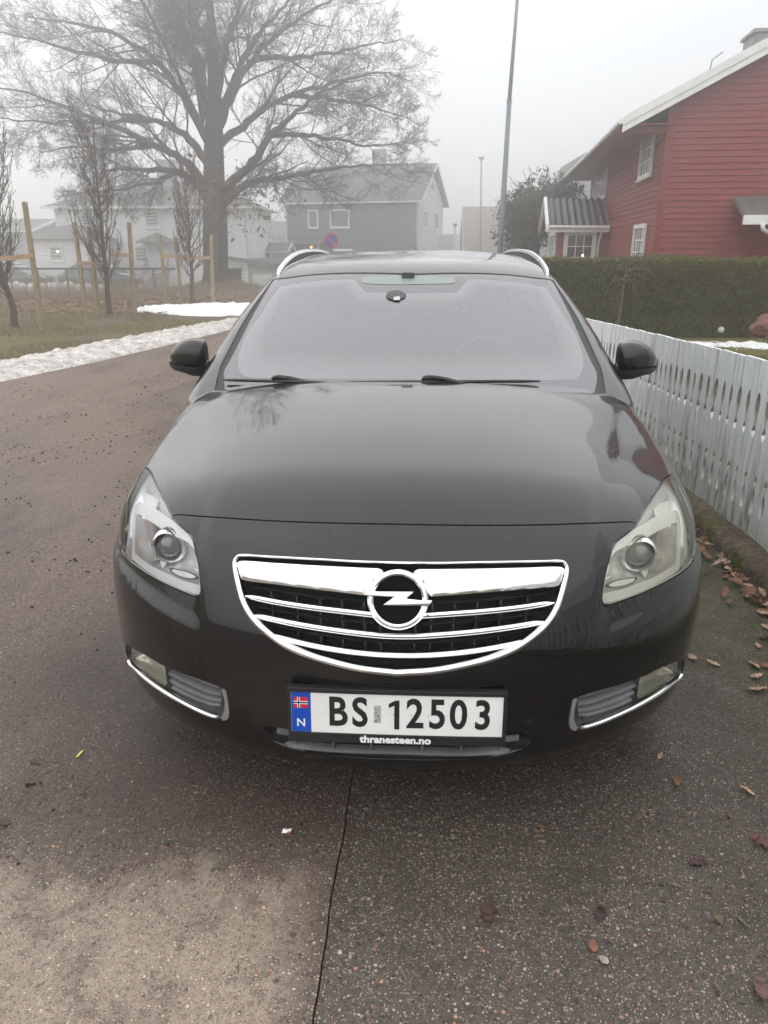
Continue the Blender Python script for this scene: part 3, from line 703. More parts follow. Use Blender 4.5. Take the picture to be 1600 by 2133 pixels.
# --- body sides, tailgate, wheels
def side_panel(name,l,arch=None,h=.06):
    panel(SL,name,spline(sidev(l),.04,True,corners=tuple(range(len(l)))),PAINT,car,h=h,also=True)
arc=lambda c,r,a0,a1,n=10:[(c[0]-r*math.cos(R(a)),c[1]+r*math.sin(R(a))) for a in np.linspace(a0,a1,n)]
side_panel('front_door',[(1.53,.97),(1.54,.6),(1.53,.30),(2.57,.30),(2.60,.6),(2.58,.975)])
side_panel('rear_door',[(2.59,.975),(2.61,.6),(2.58,.30),(3.28,.30)]+arc((3.725,.335),.42,10,60,5)+[(3.60,.985)])
side_panel('sill',[(1.51,.29),(1.50,.20),(3.33,.20),(3.33,.29)])
rq=[(3.61,.985),(3.56,.72)]+arc((3.725,.335),.40,78,200,12)+[(4.3,.21),(4.62,.25),(4.68,.6),(4.62,.99)]
side_panel('rear_quarter',rq)
tg=cast(f_body,np.array([[a,6,b] for a,b in ((-.84,.24),(.84,.24),(.84,.70),(.74,.98),(-.74,.98),(-.84,.70))]),np.tile([0,-1.,0],(6,1)),0,3,300)
panel(SB,'tailgate',spline(tg,.05,True,corners=tuple(range(6))),PAINT,car,h=.06)
TYRE=varied('tyre_rubber',(.018,.018,.018),.75,20,.3); RIM=M('alloy',(.55,.56,.57),.25,metal=1)
def wheel(x,y):
    s=1 if x>0 else -1; c=(x,y,.332); ax=(s,0,0)
    w=lathe('wheel',[(.225,.02),(.25,.075),(.295,.10),(.322,.095),(.332,.06),(.332,-.06),(.322,-.095),(.28,-.11),(.225,-.09)],c,ax,TYRE,car,n=56)
    lathe('rim',[(.225,-.08),(.222,.03),(.232,.055),(.226,.06),(.215,.035),(.20,-.06),(.06,-.06),(.0001,-.06)],c,ax,RIM,w,n=48)
    for k in range(5):
        a=2*math.pi*k/5+.3; u=np.array([0,math.cos(a),math.sin(a)]); v=np.array([0,-math.sin(a),math.cos(a)])
        MB().prism([(.03,-.028),(.225,-.018),(.225,.018),(.03,.028)],np.array(c)+np.array([s*.012,0,0]),u,v,(s*.028,0,0)).build('spoke',RIM,w)
    lathe('hub_cap',[(.034,.0),(.034,.045),(.028,.05),(.0001,.05)],c,ax,CHROME,w,n=24)
for x in (-.80,.80):
    for y in (.985,3.725): wheel(x,y)
for s in (-1,1):
    for y in (.985,3.725):
        pts=arc((y,.335),.40,-5,185,16); V=[];F=[]
        for a,b in pts: V+= [(s*.88,a,b),(s*.52,a,b)]
        for i in range(len(pts)-1): F.append((2*i,2*i+1,2*i+3,2*i+2))
        F.append(tuple(2*i+1 for i in range(len(pts)))); mesh('wheel_arch_liner',V,F,DARKIN,car)
MB().box((-.60,.75,.19),(.60,4.6,.26)).build('underbody',DARKIN,car)
MB().box((-.78,1.42,.24),(.78,4.45,.50)).build('cabin_floor',DARKIN,car)
for s in (-1,1): MB().box((min(s*.775,s*.80),1.56,.30),(max(s*.775,s*.80),4.3,1.02)).build('door_trim',DARKIN,car)
# --- wipers
def wiper(a,hub,b,rise):
    A,H_,B_=[q+grad(f_cab,q[None])[0]*.010 for q in pix([a,hub,b],f_cab)]
    ln_=[(a[0]+(b[0]-a[0])*t,a[1]+(b[1]-a[1])*t) for t in np.linspace(0,1,9)]; c=pix(ln_,f_cab); c=c+grad(f_cab,c)*.013; c=spline(c,.03); n=len(c)
    w=MB(); w.tube(c,.0062*np.minimum(1,np.minimum(np.linspace(.55,6,n),np.linspace(6,.55,n))),8); wp=w.build('wiper',BLACK,car,True)
    m=MB(); up=grad(f_cab,H_[None])[0]
    m.tube(spline(np.array([H_+up*.010+np.array([-.02,-.003,0]),H_+up*.016,H_+up*.014+np.array([.07,-.01,-.006]),H_+up*.002+np.array([.16,-.03,-.02])]),.02),.008,8); m.build('wiper_arm',BLACK,wp,True)
    t=(B_-A)/np.linalg.norm(B_-A); k=MB().obox(H_-t*.028+np.array([0,-.008,-.006]),t*.062,np.array([0,.016,0]),up*.022).build('wiper_clip',BLACK,wp); bevel(k,.005,2)
wiper((470,797),(583,797),(682,803),0); wiper((713,803),(893,798),(1122,800),0)
# cowl grille below the screen
cwl=spline(topv([(-.74,1.375),(-.55,1.275),(-.30,1.19),(0,1.155),(.30,1.19),(.55,1.275),(.74,1.375)]),.05); band('cowl_panel',cwl+np.array([0,.05,-.03]),np.tile([0,-.15,.98],(len(cwl),1)),.12,[(-1,-.02),(-1,0),(1,.004),(1,-.02)],BLACK,car)
# --- door mirrors
def mirror_house(s):
    xs=np.array([.878,.900,.945,.99,1.028,1.052,1.062]); zc=np.array([1.052,1.056,1.060,1.056,1.046,1.034,1.026]); rz=np.array([.058,.070,.072,.062,.045,.025,.004]); ry=np.array([.056,.072,.076,.066,.048,.027,.004]); yc=np.array([1.70,1.695,1.695,1.70,1.712,1.725,1.735])
    V=[];F=[];n=26
    for i in range(len(xs)):
        for k in range(n):
            t=2*math.pi*k/n; cs,sn=math.cos(t),math.sin(t)
            e=2/2.6; yy=-abs(cs)**e*math.copysign(1,cs)*ry[i]; 
            if yy>0: yy*=.55
            V.append((s*xs[i],yc[i]+yy,zc[i]+abs(sn)**e*math.copysign(1,sn)*rz[i]))
    for i in range(len(xs)-1):
        for k in range(n):
            f=(i*n+k,i*n+(k+1)%n,(i+1)*n+(k+1)%n,(i+1)*n+k); F.append(f if s>0 else f[::-1])
    F.append(tuple(range(n))[::-1] if s>0 else tuple(range(n)))
    m=mesh('door_mirror',V,F,PAINT,car,True)
    md=m.modifiers.new('sub','SUBSURF'); md.levels=2; md.render_levels=2
    # dark lower shell and arm
    V=[];F=[]
    for i in range(len(xs)):
        zb=zc[i]-rz[i]*.62
        for a,b in ((-1.04,.0),(-1.02,-.022),(-.4,-.034),(.45,-.03),(.5,.0)): V.append((s*(xs[i]+.002),yc[i]+a*ry[i]*.98,zb+b*min(1,rz[i]/.05)*(1.35 if xs[i]<.96 else 1)))
    for i in range(len(xs)-1):
        for k in range(4):
            f=(i*5+k,i*5+k+1,(i+1)*5+k+1,(i+1)*5+k); F.append(f if s<0 else f[::-1])
    mesh('mirror_base',V,F,BLACK,m,True)
    arm=MB().tube([(s*.79,1.66,.985),(s*.85,1.675,.995),(s*.90,1.69,1.005),(s*.95,1.695,1.008)],[.034,.031,.030,.020],14); arm.build('mirror_arm',BLACK,m,True)
    MB().tube([(s*.86,1.668,1.012),(s*.90,1.685,1.024),(s*.935,1.69,1.035)],[.014,.022,.03],12).build('mirror_foot',PAINT,m,True)
    lathe('mirror_glass',[(.0001,.0),(.05,.0),(.06,-.003)],(s*.97,yc[2]+.042,1.056),(0,1,0),CHROME,m,n=30)
mirror_house(-1); mirror_house(1)
# --- interior
FAB=varied('seat_fabric',(.06,.06,.065),.9,20,.2); DASH=varied('dashboard_vinyl',(.028,.028,.03),.75,30,.2)
dash=MB(); V=[];F=[]; xs=np.linspace(-.74,.74,21); prof=[(1.30,.90),(1.42,.955),(1.60,.985),(1.80,.98),(1.88,.94),(1.90,.70)]
for x in xs:
    for y,z in prof: V.append((x,y+.10*x*x,z+(.035*math.exp(-((x-.36)/.2)**2)+.012*math.exp(-(x/.2)**2))*(1.5<y<1.87)))
m=len(prof)
for i in range(len(xs)-1):
    for k in range(m-1): F.append((i*m+k,(i+1)*m+k,(i+1)*m+k+1,i*m+k+1))
mesh('dashboard',V,F,DASH,car,True)
for x in (-.36,.36):
    for (y,nm) in ((2.50,'front_seat'),):
        b=MB().obox((x-.24,y,.55),(.48,0,0),(0,.14,0),(0,.14,.62)).build(nm,FAB,car); bevel(b,.05,3)
        MB().obox((x-.25,2.0,.42),(.50,0,0),(0,.55,-.04),(0,0,.16)).build('seat_cushion',FAB,b)
        h=MB().obox((x-.13,y+.15,1.19),(.26,0,0),(0,.09,0),(0,.03,.16)).build('headrest',FAB,b); bevel(h,.035,3)
        for q in (-.065,.065): MB().tube([(x+q,y+.19,1.12),(x+q,y+.195,1.20)],.007,8).build('headrest_post',CHROME,b)
bk=MB().obox((-.62,3.30,.55),(1.24,0,0),(0,.14,0),(0,.18,.55)).build('rear_bench',FAB,car); bevel(bk,.05,3)
for x in (-.4,.4): h=MB().obox((x-.12,3.46,1.10),(.24,0,0),(0,.08,0),(0,.02,.13)).build('rear_headrest',FAB,bk); bevel(h,.03,2)
ring=[]; sc0=np.array([.36,1.96,.93]); sa=np.array([0,-.42,.9])
for k in range(33): 
    a=2*math.pi*k/32; ring.append(sc0+.185*(math.cos(a)*np.array([1,0,0])+math.sin(a)*np.array([0,.42,.9])))
stw=MB().tube(ring,.016,10,cap=False).build('steering_wheel',M('wheel_leather',(.12,.12,.12),.4),car,True)
bevel(MB().obox(sc0+np.array([-.17,-.01,-.02]),(.34,0,0),(0,.02,.05),(0,-.02,.02)).build('steering_hub',DASH,stw),.01,2)
# rear-view mirror on its mount, sensor cover
def scr(px,back): 
    P=cast(f_cab,CAM,RAY(px),1,6,400)[0]; return P+RAY(px)[0]*back
rm=scr((851,610),.035); gn=grad(f_cab,rm[None])[0]; gv=np.cross(np.array([1.,0,0]),-gn); gv/=np.linalg.norm(gv); gv=gv if gv[2]>0 else -gv
b=MB().obox(rm-np.array([.132,0,0])-gv*.052-gn*.02,(.264,0,0),gv*.104,gn*.018).build('rear_view_mirror',M('mirror_back',(.20,.165,.19),.5),car); bevel(b,.012,3)
rs=scr((825,615),-.004); e=lathe('rain_sensor',[(.0001,.003),(.030,.003),(.042,.002),(.044,-.006)],(0,0,0),(0,-.42,.9),M('sensor_cover',(.02,.022,.024),.3),None,n=36); e.location=rs; put(e,b)
for l in ([(818,609),(828,609),(828,613),(818,613)],[(820,617),(833,617),(833,625),(820,625)]):
    P=pix(l,f_cab)-RAY(l)*.010; mesh('sensor_window',P,[(0,1,2,3)],M('sensor_pale',(.45,.45,.46),.4),b)
st_=spline(pix([(765,576),(830,574),(900,575),(938,577),(948,583),(938,590),(840,592),(765,590),(752,583)],f_cab),.02,True)
panel(S2,'sensor_strip',st_,M('sensor_grey',(.20,.24,.23),.35),wind,h=.03,gap=0,lip=.002,out=-.0005)
mt=scr((850,585),.02); MB().obox(mt+np.array([-.028,-.01,-.04]),(.056,0,0),(0,.05,.0),(0,.02,.075)).build('mirror_mount',BLACK,b)
# ------------------------------------------------------------------ terrain
from mathutils import noise as MNZ
Gy=pchip([-60,3,4,14,30,50,70,130],[0,0,-.002,-.085,-.28,-.80,-1.1,-1.3])
def gside(y): return -.033*np.clip(np.asarray(y,float)-1.7,0,6.5)
def G(x,y): return Gy(y)+gside(y)*ss((np.asarray(x,float)-.95)/.6)
def at(px,py,Y):
    d=RAY((px,py))[0]; t=(Y-CAM[1])/d[1]; return CAM+d*t
def on_ground(px,py):
    d=RAY((px,py))[0]; z=0.
    for _ in range(60): P=CAM+d*((z-CAM[2])/d[2]); z=.5*z+.5*float(G(P[0],P[1]))
    return P
def fmesh(name,V,F,mat,parent=None,smooth=False):
    V=np.asarray(V,np.float32); F=np.asarray(F,np.int32); k=F.shape[1]; me=bpy.data.meshes.new(name)
    me.vertices.add(len(V)); me.vertices.foreach_set('co',V.ravel()); me.loops.add(F.size); me.loops.foreach_set('vertex_index',F.ravel())
    me.polygons.add(len(F)); me.polygons.foreach_set('loop_start',np.arange(0,F.size,k,dtype=np.int32)); me.update(calc_edges=True); me.validate()
    if smooth: me.shade_smooth()
    return link(name,me,parent,mat)
def sheet(name,xs,ys,zf,mat,parent=None,xmap=None):
    gx,gy=np.meshgrid(xs,ys)
    if xmap is not None: gx=xmap(gx,gy)
    V=np.stack([gx,gy,zf(gx,gy)],2).reshape(-1,3); n=len(xs); m=len(ys); i=np.arange((m-1)*n).reshape(m-1,n)[:,:-1].ravel()
    return fmesh(name,V,np.stack([i,i+1,i+n+1,i+n],1),mat,parent,True)
def _grassland(g,b,o):
    v=g.pos(); n1=g.noise(v,.35,5,.6); n2=g.noise(v,9,6,.7); n3=g.noise(v,1.6,4,.6)
    grass=g.ramp(n2,[(.25,(.07,.072,.022)),(.5,(.135,.122,.036)),(.75,(.21,.175,.065))])
    mud=g.ramp(n2,[(.25,(.065,.05,.038)),(.7,(.17,.125,.095))])
    c=g.mix(g.rf(g.math('ADD',g.math('MULTIPLY',n1,.6),g.math('MULTIPLY',n3,.4)),.44,.56),grass,mud)
    g.l.new(c,b.inputs['Base Color']); setp(b,rough=.9,spec=.2); g.l.new(g.bump(g.math('ADD',n2,g.noise(v,60,3)),.8,.03),b.inputs['Normal'])
GRASSM=MN('winter_turf',_grassland)
def axis(a,b,n,p=2.2):
    t=np.linspace(-1,1,n); return (a+b)/2+np.sign(t)*np.abs(t)**p*(b-a)/2
gr=sheet('ground',axis(-320,320,130,2.4),np.concatenate([np.linspace(-120,-8,16),np.linspace(-6,60,120),np.linspace(64,420,40)]),lambda x,y:G(x,y)-.035-.02*ss((np.abs(x)-2)/2),GRASSM)
tag(gr,kind='structure')
# asphalt of the lane, driveway
def _asphalt(g,b,o,lane):
    v=g.pos(); X,Y,Z=g.sep(v)
    dn=g.n('TexNoise',i_Vector=v,i_Scale=140.,i_Detail=2.); wv=g.n('VectorMath',operation='SCALE'); g.l.new(dn.outputs['Color'],wv.inputs[0]); wv.inputs['Scale'].default_value=.006; vd=g.n('VectorMath',operation='ADD'); g.l.new(v,vd.inputs[0]); g.l.new(wv.outputs[0],vd.inputs[1]); vd=vd.outputs[0]
    big=g.noise(v,.5,5,.6); mid=g.noise(v,3.2,5,.62); fine=g.noise(v,45,4,.7)
    def stones(scale,thr,keep):
        d=g.vor(vd,scale); cr=g.sep(g.vor(vd,scale,out='Color')); m=g.math('MULTIPLY',g.rf(d,thr*.75,thr,1,0),g.rf(cr[0],1-keep,1-keep+.04,0,1)); return m,cr[1],d
    pal=[(0,(.05,.044,.039)),(.30,(.22,.188,.16)),(.55,(.46,.40,.34)),(.74,(.06,.053,.05)),(.88,(.44,.22,.15)),(1,(.60,.54,.46))]
    bind=[(.3,(.068,.051,.041)),(.7,(.155,.119,.096))] if lane else [(.3,(.056,.046,.036)),(.7,(.120,.100,.080))]
    col=g.ramp(fine,bind); h=g.math('MULTIPLY',fine,.4)
    for sc,th,kp in ((210,.46,.60),(125,.44,.55),(70,.38,.30),(36,.28,.06)):
        m,c,d=stones(sc,th,kp); col=g.mix(m,col,g.ramp(c,pal)); h=g.math('ADD',h,g.math('MULTIPLY',m,80./sc))
    if lane:
        # worn dry pale patch beside the joint, damp browner lane further off
        e=g.math('ADD',g.math('ADD',Y,g.math('MULTIPLY',g.math('SUBTRACT',mid,.5),.55)),g.math('MULTIPLY',g.math('SUBTRACT',g.noise(v,11,4,.6),.5),.28))
        dry=g.math('MULTIPLY',g.math('MULTIPLY',g.rf(e,-.08,-.18,0,1),g.rf(g.noise(v,7,6,.7),.36,.52,.25,1)),g.math('MULTIPLY',g.rf(g.math('ADD',X,g.math('MULTIPLY',mid,.5)),-1.15,-.6,.25,1),g.rf(X,-.17,-.26,0,1)))
        col=g.mix(g.math('MULTIPLY',dry,.75),col,g.mix(1.,g.mix(fine,(.46,.395,.32),(.72,.63,.53)),g.mix(.55,(1,1,1),g.mix(1.,col,(2.4,2.4,2.4),'MULTIPLY')),'MULTIPLY'))
        red=g.rf(Y,.3,6.,.12,1); col=g.mix(g.math('MULTIPLY',red,.5),col,g.ramp(fine,[(.3,(.145,.090,.068)),(.7,(.36,.24,.185))]))
        st=g.noise(g.map(v,(1.,.35,1),rot=(0,0,R(-22))),1.1,5,.65); wet=g.math('MULTIPLY',g.rf(st,.46,.62,0,1),g.rf(Y,-.15,.8,.15,1)); col=g.mix(g.math('MULTIPLY',wet,.6),col,(.038,.026,.022))
        cl=g.math('MULTIPLY',g.rf(g.vor(v,16),.10,.16,1,0),g.rf(g.noise(v,1.3,3),.48,.62,0,1)); col=g.mix(g.math('MULTIPLY',cl,.8),col,(.03,.022,.018))
        rg=g.rf(g.math('ADD',big,g.math('MULTIPLY',wet,-.25)),.3,.7,.52,.72)
    else:
        ms=g.math('MULTIPLY',g.rf(g.math('ADD',X,g.math('MULTIPLY',g.math('SUBTRACT',mid,.5),1.2)),1.0,1.45,0,1),g.rf(g.noise(v,14,5,.7),.34,.58,0,1)); ms=g.math('MULTIPLY',ms,g.rf(Y,.2,.9,.15,1))
        col=g.mix(g.math('MULTIPLY',ms,.9),col,g.ramp(fine,[(.3,(.035,.042,.010)),(.7,(.095,.10,.025))]))
        col=g.mix(g.rf(mid,.35,.7,0,.35),col,(.028,.024,.021)); rg=g.rf(mid,.3,.7,.5,.68)
    dw=g.math('ADD',Y,g.math('MULTIPLY',g.math('SUBTRACT',g.noise(v,1.7,5,.6),.5),.9)); damp=g.math('MULTIPLY',g.rf(dw,-.35,.12,0,1),g.rf(dw,.75,1.5,1,0))  # mask for damp and the painted contact shade before the bumper
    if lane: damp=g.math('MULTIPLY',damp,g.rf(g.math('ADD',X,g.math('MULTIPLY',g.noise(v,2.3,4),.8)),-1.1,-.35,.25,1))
    col=g.mix(g.math('MULTIPLY',damp,.62 if lane else .40),col,g.mix(1.,col,(.34,.31,.29),'MULTIPLY'))          # contact shade before the bumper painted into the ground colour, mixed with damp
    g.l.new(col,b.inputs['Base Color']); g.l.new(rg,b.inputs['Roughness']); setp(b,spec=.4)
    g.l.new(g.bump(h,1.,.008),b.inputs['Normal'])
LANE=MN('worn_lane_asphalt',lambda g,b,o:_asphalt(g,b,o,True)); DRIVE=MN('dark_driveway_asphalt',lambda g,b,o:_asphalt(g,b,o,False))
xl=pchip([-40,4,7.35,9.2,12.4,14,20,30,45],[-8.5,-5.8,-5.0,-4.6,-4.15,-3.95,-3.5,-3.2,-3.0])
jit=lambda y: .006*np.sin(y*7.3)+.004*np.sin(y*19.1+1)+.0025*np.sin(y*43)
jx=lambda y:-.1445+.025*y*.6+jit(y)*.5
ysr=np.concatenate([np.linspace(-40,-2,30),np.arange(-1.9,2.0,.06),np.linspace(2.1,45,100)])
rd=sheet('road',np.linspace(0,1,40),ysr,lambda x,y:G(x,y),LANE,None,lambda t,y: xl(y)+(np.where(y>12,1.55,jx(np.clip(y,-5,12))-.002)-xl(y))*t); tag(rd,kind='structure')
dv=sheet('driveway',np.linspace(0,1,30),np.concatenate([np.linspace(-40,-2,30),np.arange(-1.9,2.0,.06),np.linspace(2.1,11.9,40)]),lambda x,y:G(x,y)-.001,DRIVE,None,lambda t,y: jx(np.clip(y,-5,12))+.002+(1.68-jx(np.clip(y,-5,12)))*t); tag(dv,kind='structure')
def _jointdirt(g,b,o):
    v=g.pos(); g.l.new(g.ramp(g.noise(v,14,3),[(.45,(.010,.009,.008)),(.62,(.03,.04,.012))]),b.inputs['Base Color']); setp(b,rough=.95)
jd=sheet('joint_filler',np.linspace(-.02,.02,3),np.arange(-3,4,.1),lambda x,y:G(x,y)-.012,MN('joint_dirt',_jointdirt),None,lambda t,y:jx(y)+t); tag(jd,kind='structure')
# gravel yard before the far houses
def _gravel(g,b,o):
    v=g.pos(); g.l.new(g.ramp(g.noise(v,6,5,.7),[(.3,(.13,.115,.105)),(.7,(.24,.22,.20))]),b.inputs['Base Color']); setp(b,rough=.9)
yd=sheet('yard',np.linspace(-40,-3.0,30),np.linspace(39,70,30),lambda x,y:G(x,y)-.03,MN('gravel_yard',_gravel)); tag(yd,kind='structure')
# ------------------------------------------------------------------ kerb and picket fence
def _kerb(g,b,o):
    v=g.pos(); n=g.noise(v,7,6,.7); n2=g.noise(v,38,4,.7); Z=g.sep(v)[2]
    c=g.ramp(n2,[(.25,(.05,.041,.030)),(.5,(.15,.12,.09)),(.75,(.32,.27,.215))])
    up=g.sep(g.n('NewGeometry').outputs['Normal'])[2]
    mo=g.rf(n,.50,.60,0,1); c=g.mix(g.math('MULTIPLY',mo,.85),c,g.ramp(n2,[(.3,(.035,.045,.008)),(.7,(.12,.15,.022))]))
    c=g.mix(g.math('MULTIPLY',g.rf(g.noise(v,3.1,4),.45,.6,0,1),.5),c,(.045,.032,.022))
    g.l.new(c,b.inputs['Base Color']); setp(b,rough=.95,spec=.2); g.l.new(g.bump(g.math('ADD',n2,n),.9,.012),b.inputs['Normal'])
KERBM=MN('mossy_concrete',_kerb)
prof=[(1.628,-.06),(1.634,.015),(1.642,.060),(1.658,.080),(1.685,.090),(1.72,.094),(1.77,.088),(1.84,.08),(1.90,.07),(1.92,-.1)]
ys=np.arange(-4,9.5,.03); V=[]
for y in ys:
    for x,z in prof:
        n=MNZ.noise((x*6,y*6,z*6))*.012+MNZ.noise((x*22,y*22,3))*.006; V.append((x+n*.8,y,z+float(gside(y)+Gy(y))+n))
n=len(prof); i=np.arange((len(ys)-1)*n).reshape(-1,n)[:,:-1].ravel(); F=np.stack([i,i+1,i+n+1,i+n],1)[:,::-1]
kb=fmesh('kerb',V,F,KERBM,None,True); tag(kb,kind='structure')
def _fencepaint(g,b,o):
    v=g.obj(); w=g.pos(); rnd=g.n('ObjectInfo').outputs['Random']; Z=g.sep(v)[2]
    off=g.n('CombineXYZ'); g.l.new(g.math('MULTIPLY',rnd,37.),off.inputs[0]); va=g.n('VectorMath',operation='ADD'); g.l.new(v,va.inputs[0]); g.l.new(off.outputs[0],va.inputs[1]); v=va.outputs[0]
    grain=g.noise(g.map(v,(60,60,2.2)),1.6,5,.65); st=g.noise(g.map(v,(26,26,1.1)),1.2,4,.6); hz=g.noise(g.map(v,(4,4,90)),1.,3,.5)
    c=g.ramp(grain,[(.28,(.62,.66,.68)),(.5,(.80,.84,.855)),(.75,(.88,.90,.91))])
    c=g.mix(g.rf(hz,.35,.65,0,.15),c,(.46,.50,.52))
    dirt=g.math('ADD',g.rf(st,.52,.70,0,.7),g.rf(Z,.22,.0,0,.35)); c=g.mix(dirt,c,g.mix(grain,(.16,.15,.10),(.33,.31,.25)))
    alg=g.math('MULTIPLY',g.rf(g.noise(g.map(v,(12,12,2.5)),1.5,4),.50,.66,0,1),g.rf(Z,.55,.05,.1,.95)); c=g.mix(alg,c,(.16,.17,.07))
    ch=g.math('MULTIPLY',g.rf(g.vor(v,52),.10,.17,1,0),g.rf(g.noise(v,9,3),.55,.66,0,1)); c=g.mix(ch,c,(.13,.11,.09))
    c=g.mix(g.rf(rnd,0,1,0,.16),c,(.36,.39,.39))
    g.l.new(c,b.inputs['Base Color']); setp(b,rough=.55,spec=.35); g.l.new(g.bump(g.math('ADD',grain,ch),.45,.004),b.inputs['Normal'])
FPAINT=MN('weathered_white_paint',_fencepaint)
FX=1.78
fence=empty('picket_fence',(FX,4.0,.05),'weathered white picket fence with teardrop cut-outs on a mossy concrete kerb','fence')
hw=.0543
# half-width of a board up its length: teardrop above, mirrored pair below
lower=[(0,hw),(.118,hw),(.128,hw-.010),(.150,hw-.0165),(.190,hw-.018),(.225,hw-.010),(.248,hw-.0025),(.268,hw-.0025),(.295,hw-.018),(.298,hw-.018),(.325,hw-.004),(.340,hw)]
upper=[(.505,hw),(.515,hw-.004),(.540,hw-.018),(.543,hw-.018),(.572,hw-.003),(.590,hw-.004),(.625,hw-.013),(.670,hw-.0205),(.705,hw-.018),(.730,hw-.009),(.742,hw),(.905,hw)]
pr=lower+upper
def board_mesh(seed):
    r=random.Random(seed); top=.905+r.uniform(-.002,.002); T=.021; V=[];F=[]; q=[(min(z,top),w) for z,w in pr]; n=len(q)
    for xx in (0,T):
        for z,w in q: V+=[(xx,-w+r.uniform(-.0004,.0004),z),(xx,w+r.uniform(-.0004,.0004),z)]
    o=2*n
    for i in range(n-1):
        F+=[(2*i,2*i+2,2*i+3,2*i+1),(o+2*i,o+2*i+1,o+2*i+3,o+2*i+2),(2*i,o+2*i,o+2*i+2,2*i+2),(2*i+1,2*i+3,o+2*i+3,o+2*i+1)]
    F+=[(0,1,o+1,o),(2*n-2,o+2*n-2,o+2*n-1,2*n-1)]
    me=bpy.data.meshes.new('picket'); me.from_pydata(V,[],F); me.update(); me.materials.append(FPAINT); me.materials.append(EDGEM)
    for i in range(n-1):
        low=q[i][1]<q[i+1][1]-.004 and q[i+1][0]-q[i][0]<.04 and (.30<q[i][0]<.34 or .50<q[i][0]<.53)
        if min(q[i][1],q[i+1][1])<hw-.001 and not(.125<q[i][0]<.2 or .50<q[i][0]<.53 or .30<=q[i][0]<.34):
            me.polygons[4*i+2].material_index=1; me.polygons[4*i+3].material_index=1
    return me
EDGEM=varied('weathered_board_edge',(.34,.32,.28),.9,30,.4)
BMS=[board_mesh(k) for k in range(8)]
y=-2.6; k=0
while y<8.6:
    o=bpy.data.objects.new('picket',BMS[k%8 if k%3 else (k*5)%8]); COL.objects.link(o)
    o.parent=fence; o.matrix_parent_inverse=Matrix.Translation(fence.location).inverted()
    o.location=(FX+RNG.uniform(-.003,.003),y,float(gside(y)+Gy(y))+.080+RNG.uniform(-.002,.002)); o.rotation_euler=(RNG.uniform(-.006,.006),RNG.uniform(-.006,.006),RNG.uniform(-.012,.012))
    y+=.1150+RNG.uniform(-.001,.002); k+=1
for zz in (.22,.70):
    V=MB(); p=[(FX+.042,yy,float(gside(yy)+Gy(yy))+.08+zz) for yy in np.arange(-2.7,8.7,.5)]
    for a,b in zip(p[:-1],p[1:]): V.obox((a[0]-.018,a[1],a[2]-.035),np.array(b)-np.array(a),(.036,0,0),(0,0,.07))
    V.build('fence_rail',FPAINT,fence)
for yy in (-2.4,-.6,1.2,3.0,4.8,6.6,8.4):
    z=float(gside(yy)+Gy(yy)); MB().box((FX+.061,yy-.045,z),(FX+.151,yy+.045,z+.90)).build('fence_post',FPAINT,fence)
# ------------------------------------------------------------------ lawn, hedge
def blades(name,P,hgt,wid,mat,lean=.5,seed=1):
    r=np.random.default_rng(seed); n=len(P); a=r.random(n)*2*np.pi; h=hgt*(.5+r.random(n)); d=np.stack([np.cos(a),np.sin(a),np.zeros(n)],1); l=lean*h*r.random(n); b=r.random(n)*2*np.pi; e=np.stack([np.cos(b),np.sin(b),np.zeros(n)],1)
    V=np.stack([P-d*wid/2,P+d*wid/2,P+e*l[:,None]+np.stack([0*h,0*h,h],1)],1).reshape(-1,3); return fmesh(name,V,np.arange(3*n).reshape(n,3),mat)
def _blade(g,b,o):
    v=g.pos(); n=g.noise(v,2.5,4,.6); n2=g.noise(v,40,2)
    g.l.new(g.mix(g.rf(n,.4,.62),g.ramp(n2,[(.3,(.075,.082,.022)),(.7,(.175,.165,.05))]),g.ramp(n2,[(.3,(.14,.11,.042)),(.7,(.28,.21,.10))])),b.inputs['Base Color']); setp(b,rough=.8,spec=.2)
BLADE=MN('winter_grass_blades',_blade)
def _lawn(g,b,o):
    v=g.pos(); n=g.noise(v,1.3,5,.6); n2=g.noise(v,22,5,.7)
    g.l.new(g.mix(g.rf(n,.38,.65),g.ramp(n2,[(.3,(.085,.092,.03)),(.7,(.20,.19,.065))]),g.ramp(n2,[(.3,(.10,.085,.035)),(.7,(.21,.17,.08))])),b.inputs['Base Color']); setp(b,rough=.9,spec=.15); g.l.new(g.bump(n2,.9,.03),b.inputs['Normal'])
lw=sheet('lawn',np.linspace(1.9,30,50),np.linspace(-3,24,50),lambda x,y:G(x,y)+.03,MN('lawn_turf',_lawn)); tag(lw,kind='structure')
r=np.random.default_rng(3); n=26000; x=1.95+r.random(n)**1.2*8; y=3+r.random(n)*12; gb=blades('lawn_grass',np.stack([x,y,G(x,y)+.03],1),.045,.007,BLADE); tag(gb,'short damp yellow green grass on the lawn beyond the fence','grass',kind='stuff')
SNOW=None
def _snow(g,b,o,dirty):
    v=g.pos(); n=g.noise(v,5,6,.7); n2=g.noise(v,32,5,.7)
    f=g.math('ADD',g.math('MULTIPLY',n,.5),g.math('MULTIPLY',n2,.5)); 
    g.l.new(g.ramp(f,[(.38-dirty,(.82,.83,.84)),(.50-dirty*.8,(.63,.615,.60)),(.60-dirty*.7,(.38,.34,.31)),(.70-dirty*.5,(.15,.125,.11))]),b.inputs['Base Color']); setp(b,rough=.75,spec=.3,sss=.0); g.l.new(g.bump(f,.7,.03),b.inputs['Normal'])
SNOWD=MN('dirty_snow',lambda g,b,o:_snow(g,b,o,.07)); SNOWC=MN('clean_snow',lambda g,b,o:_snow(g,b,o,-.22))
